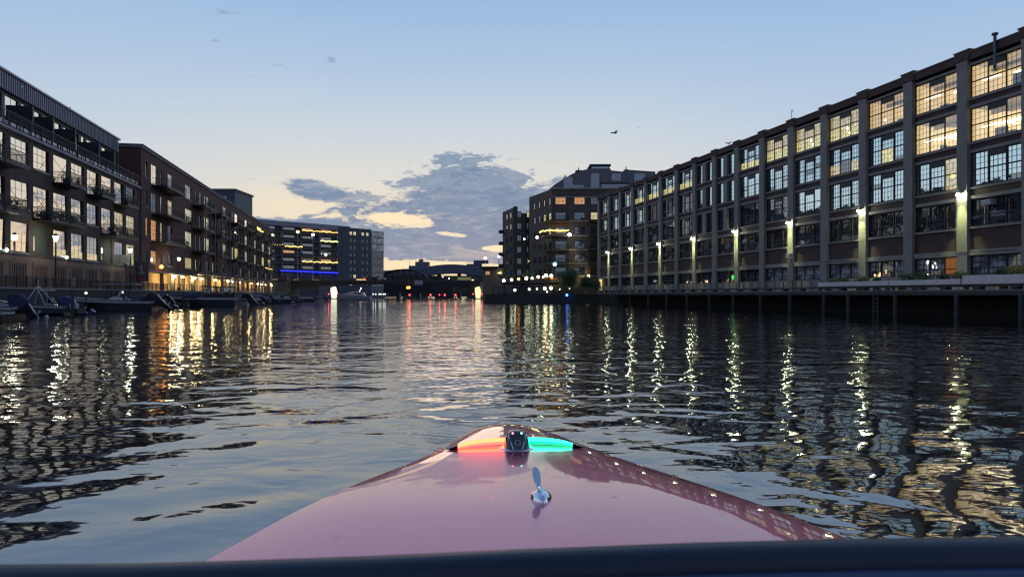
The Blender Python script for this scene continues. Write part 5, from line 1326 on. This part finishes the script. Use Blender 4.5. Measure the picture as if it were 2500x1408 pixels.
def finish_own(r, rows, half, edge, crn):
    m = bpy.data.materials.new('metallic_red_gelcoat'); m.use_nodes = True; q = NT(m.node_tree); b = q.n['Principled BSDF']
    tcn = q.new('ShaderNodeTexCoord'); n = q.noise(tcn.outputs['Object'], 420, 2)
    q.l.new(q.mix(n, (.60,.032,.105), (.80,.055,.165)), b.inputs['Base Color'])
    b.inputs['Roughness'].default_value = .28; b.inputs['Metallic'].default_value = .62; b.inputs['IOR'].default_value = 1.55
    b.inputs['Coat Weight'].default_value = 1.0; b.inputs['Coat IOR'].default_value = 1.68
    sm = q.noise(tcn.outputs['Object'], 2.6, 6, .62, 1.2); sm2 = q.noise(tcn.outputs['Object'], 900, 1)
    q.l.new(q.m('ADD', .025, q.m('MULTIPLY', q.smooth(sm, .56, .72), .16)), b.inputs['Coat Roughness'])
    bn = q.new('ShaderNodeBump'); bn.inputs['Strength'].default_value = .10; bn.inputs['Distance'].default_value = .002
    q.l.new(q.noise(tcn.outputs['Object'], 160, 3), bn.inputs['Height']); q.l.new(bn.outputs[0], b.inputs['Normal'])
    dn = q.new('ShaderNodeBump'); dn.inputs['Strength'].default_value = .25; dn.inputs['Distance'].default_value = .004
    vo = q.new('ShaderNodeTexVoronoi'); q.l.new(tcn.outputs['Object'], vo.inputs['Vector']); vo.inputs['Scale'].default_value = 9
    q.l.new(q.smooth(vo.outputs[0], .05, .02), dn.inputs['Height']); q.l.new(dn.outputs[0], b.inputs['Coat Normal'])
    d = MB().grid(rows, flip=False).build('deck', m, r, smooth=True)
    K = len(rows[0])-1; hl = MB()
    for side in (0, -1):
        g = []
        for row in rows:
            x, y, z = row[side]; g.append([(x, y, z), (x*1.012, y+.005, z-.03), (x*.97, y-.02, z-.16), (x*.82, y-.12, z*.45), (x*.55, y-.45, -.1)])
        hl.grid(g, flip=(side == -1))
    t_ = [row[-1] for row in rows[-1:]]
    hl.build('hull', m, r, smooth=True)
    # thin rubbing edge
    e = MB()
    for side in (0, -1):
        pts = [(row[side][0]*1.004, row[side][1], row[side][2]-.012) for row in rows]
        e.path(pts, .009, 5)
    e.build('gunwale_trim', DARKER, r)
    def topz(x, y):
        h = half(y); return edge(y)+crn(y)*(1-min(1,abs(x/h))**pw(y)*(1 if x > 0 else .35+.65*min(1, max(0, y-3.4))))
    # light bar: curved housings with lit lens, meeting in the middle
    yb = 4.46
    def bar(sg, name, em, xa, xb):
        n = 16; h = MB(); l_ = MB(); rowsH = []; rowsL = []
        for i in range(n+1):
            x = sg*(xa+(xb-xa)*i/n); y = yb-.05*(abs(x)/.45)**2*2.2; z = topz(x, y); w_ = .018; hh = .033*(1-.55*(i/n)**4)
            rowsH.append([(x, y+w_, z-.01), (x, y+w_, z+hh*.75), (x, y, z+hh), (x, y-w_, z+hh*.55), (x, y-w_, z-.01)])
            rowsL.append([(x, y+w_*.9, z+hh*.80), (x, y, z+hh+.008), (x, y-w_*1.02, z+hh*.62), (x, y-w_*1.12, z+hh*.12)])
        h.grid(rowsH, flip=(sg < 0)).add(rowsH[0], [(0,1,2,3,4)]).add(rowsH[-1], [(4,3,2,1,0)])
        hb = h.build('light_housing', CHROME, r)
        [l_.grid([[q_[k_], q_[k_+1]] for q_ in rowsL], k=(0 if k_ < 2 else 1), flip=(sg < 0)) for k_ in range(3)]; l_.build(name, em, hb)
        # dark pointed tip out to the deck edge
        t = MB(); x0 = sg*xb; x1 = sg*(xb+.075); y0 = yb-.05*(xb/.45)**2*2.2
        z0, z1 = topz(x0, y0), topz(x1*.99, y0-.03); t.add([(x0, y0+.03, z0+.03), (x0, y0-.035, z0+.025), (x1, y0-.03, z1+.006), (x0, y0, z0-.01)], [(0,1,2),(1,3,2),(0,2,3),(0,3,1)])
        t.build('housing_tip', BLKG, hb)
    RED_L = [emit('red_nav_lens_top', (1,.055,.02), 15), emit('red_nav_lens', (1,.045,.03), 9)]; GRN_L = [emit('green_nav_lens_top', (.02,1,.55), 5), emit('green_nav_lens', (.005,.9,.3), 2.0)]
    bar(-1, 'red_lens', RED_L, .05, .355); bar(1, 'green_lens', GRN_L, .05, .345)
    def lam(name, x, col, w_):
        point(name, r, (x, yb-.02, topz(x, yb)+.10), w_, col, .03)
    # centre unit: black rounded housing with chrome V strips
    zc = topz(0, yb-.12); c_ = MB(); rws = []
    prof = [(0,.078),(.012,.078),(.03,.073),(.065,.067),(.085,.058),(.099,.042),(.104,.018)]
    for (z, hw) in prof:
        row = []
        for i in range(24):
            a = 2*PI*i/24; cx, sy = math.cos(a), math.sin(a); ex = .6
            row.append((hw*math.copysign(abs(cx)**ex, cx), yb-.13+(hw*1.15)*math.copysign(abs(sy)**ex, sy)+z*.25, zc+z))
        row.append(row[0]); rws.append(row)
    c_.grid(rws).add(rws[-1][:24], [tuple(range(24))]); cu = c_.build('bow_light_unit', mat('unit_black', (.008,.008,.014), .07, ior=1.9, var=0), r, smooth=True)
    MB().lathe((0, yb-.13, zc-.006), [(.105,0),(.105,.01),(.095,.014)], 20).build('base_gasket', CHROME, cu)
    v = MB(); yf = yb-.13
    for sg in (-1, 1): v.tube((sg*.026, yf-.088, zc+.012), (sg*.055, yf-.032, zc+.090), .0028, 5)
    v.build('chrome_strip', ALU, cu)
    lg = MB()
    for i in range(14):
        a0, a1 = 2*PI*i/14, 2*PI*(i+1)/14; f_ = lambda a: (math.cos(a)*.015, yf-.076+math.sin(a)*.006, zc+.048+math.sin(a)*.014)
        lg.tube(f_(a0), f_(a1), .0022, 4)
    lg.build('emblem', ALU, cu)
    for sg, em_ in ((-1, emit('pink_led', (1,.3,.35), 3)), (1, emit('mint_led', (.3,1,.8), 3))): MB().ball((sg*.026, yf-.028, zc+.094), .007, 8, 5).build('led', em_, cu)
    # pop-up cleat
    y = 3.12; x = .022; z = topz(x, y); cl = MB(); out_ = []
    for i in range(28):
        a = 2*PI*i/28; rx = .047*(1+.12*math.sin(a)); ry = .070; out_.append((x+rx*math.cos(a)*(1 if math.sin(a) > 0 else .85+.15*math.cos(2*a)), y+ry*math.sin(a)*(1 if math.sin(a) > 0 else 1.15)))
    rws = [[(px_, py_, z-.012) for px_, py_ in out_+out_[:1]]]
    for s_, dz_ in ((1.0,.004),(.93,.014),(.75,.024),(.4,.032),(.02,.034)):
        rws.append([(x+(px_-x)*s_, y+(py_-y)*s_, z+dz_) for px_, py_ in out_+out_[:1]])
    cl.grid(rws); cb_ = cl.build('cleat', CHROME, r, smooth=True)
    bl = MB(); prof = []
    for i in range(20):
        a = 2*PI*i/20; prof.append((x-.004+.017*math.cos(a)*(1+.25*math.sin(a)), z+.085+.052*math.sin(a)))
    bl.prism(prof[::-1], y+.018, y+.030)
    o_ = bl.build('cleat_horn', CHROME, cb_, bevel=.004)
    o_.matrix_local = Matrix.Translation((x, y+.024, z+.02)) @ Matrix.Rotation(R(-9), 4, 'Y') @ Matrix.Rotation(R(-34), 4, 'X') @ Matrix.Translation((-x, -y-.024, -z-.02))
    MB().tube((x, y-.055, z+.02), (x-.002, y+.022, z+.045), .010, 8, .007).build('cleat_hinge', CHROME, cb_)
    for sx_ in (-.022, .022): MB().lathe((x+sx_, y+.03, z+.012), [(.006,0),(.006,.007)], 8).build('cleat_screw', DARKER, cb_)
    return r
_r = own_boat(); finish_own(*_r)
def windshield_frame():
    # padded top bar of our own windscreen, just in front of the lens
    r = _r[0]
    D = .95
    def zt(px, py): return EYE-(py-HZ)/F*D
    pts = [(-400, 1402), (0, 1400), (300, 1397), (500, 1392), (900, 1378), (1250, 1362), (1700, 1345), (2100, 1335), (2500, 1329), (2900, 1326)]
    rt = []; rl = []
    inv = r.matrix_basis.inverted() if False else Matrix.Translation(r.location) @ Matrix.Rotation(r.rotation_euler.z, 4, 'Z')
    inv = inv.inverted()
    for px, py in pts:
        X = (px-1250)/F*D; z = zt(px, py)
        def G(dy, dz): return tuple(inv @ Vector((X, D+dy, z+dz)))
        rt.append([G(.05, -.03), G(.045, -.004), G(.02, .0), G(-.0, -.006), G(-.008, -.02), G(-.008, -.027)])
        rl.append([G(-.008, -.027), G(-.02, -.029), G(-.026, -.034), G(-.02, -.040), G(-.01, -.042)])
    MB().grid(rt).build('windshield_frame', mat('navy_vinyl', (.013,.017,.036), .45, var=.15, scale=30), r, smooth=True)
    MB().grid(rl).build('frame_piping', mat('blue_piping', (.045,.065,.13), .35, var=.1), r, smooth=True)
    rb = []
    for px, py in pts:
        X = (px-1250)/F*D; z = zt(px, py); rb.append([tuple(inv @ Vector((X, D+a, z+b_))) for a, b_ in ((-.01,-.042), (-.012,-.10), (-.03,-.25))])
    MB().grid(rb).build('dash_panel', mat('dark_red_dash', (.045,.006,.012), .4, var=.2), r)
windshield_frame()
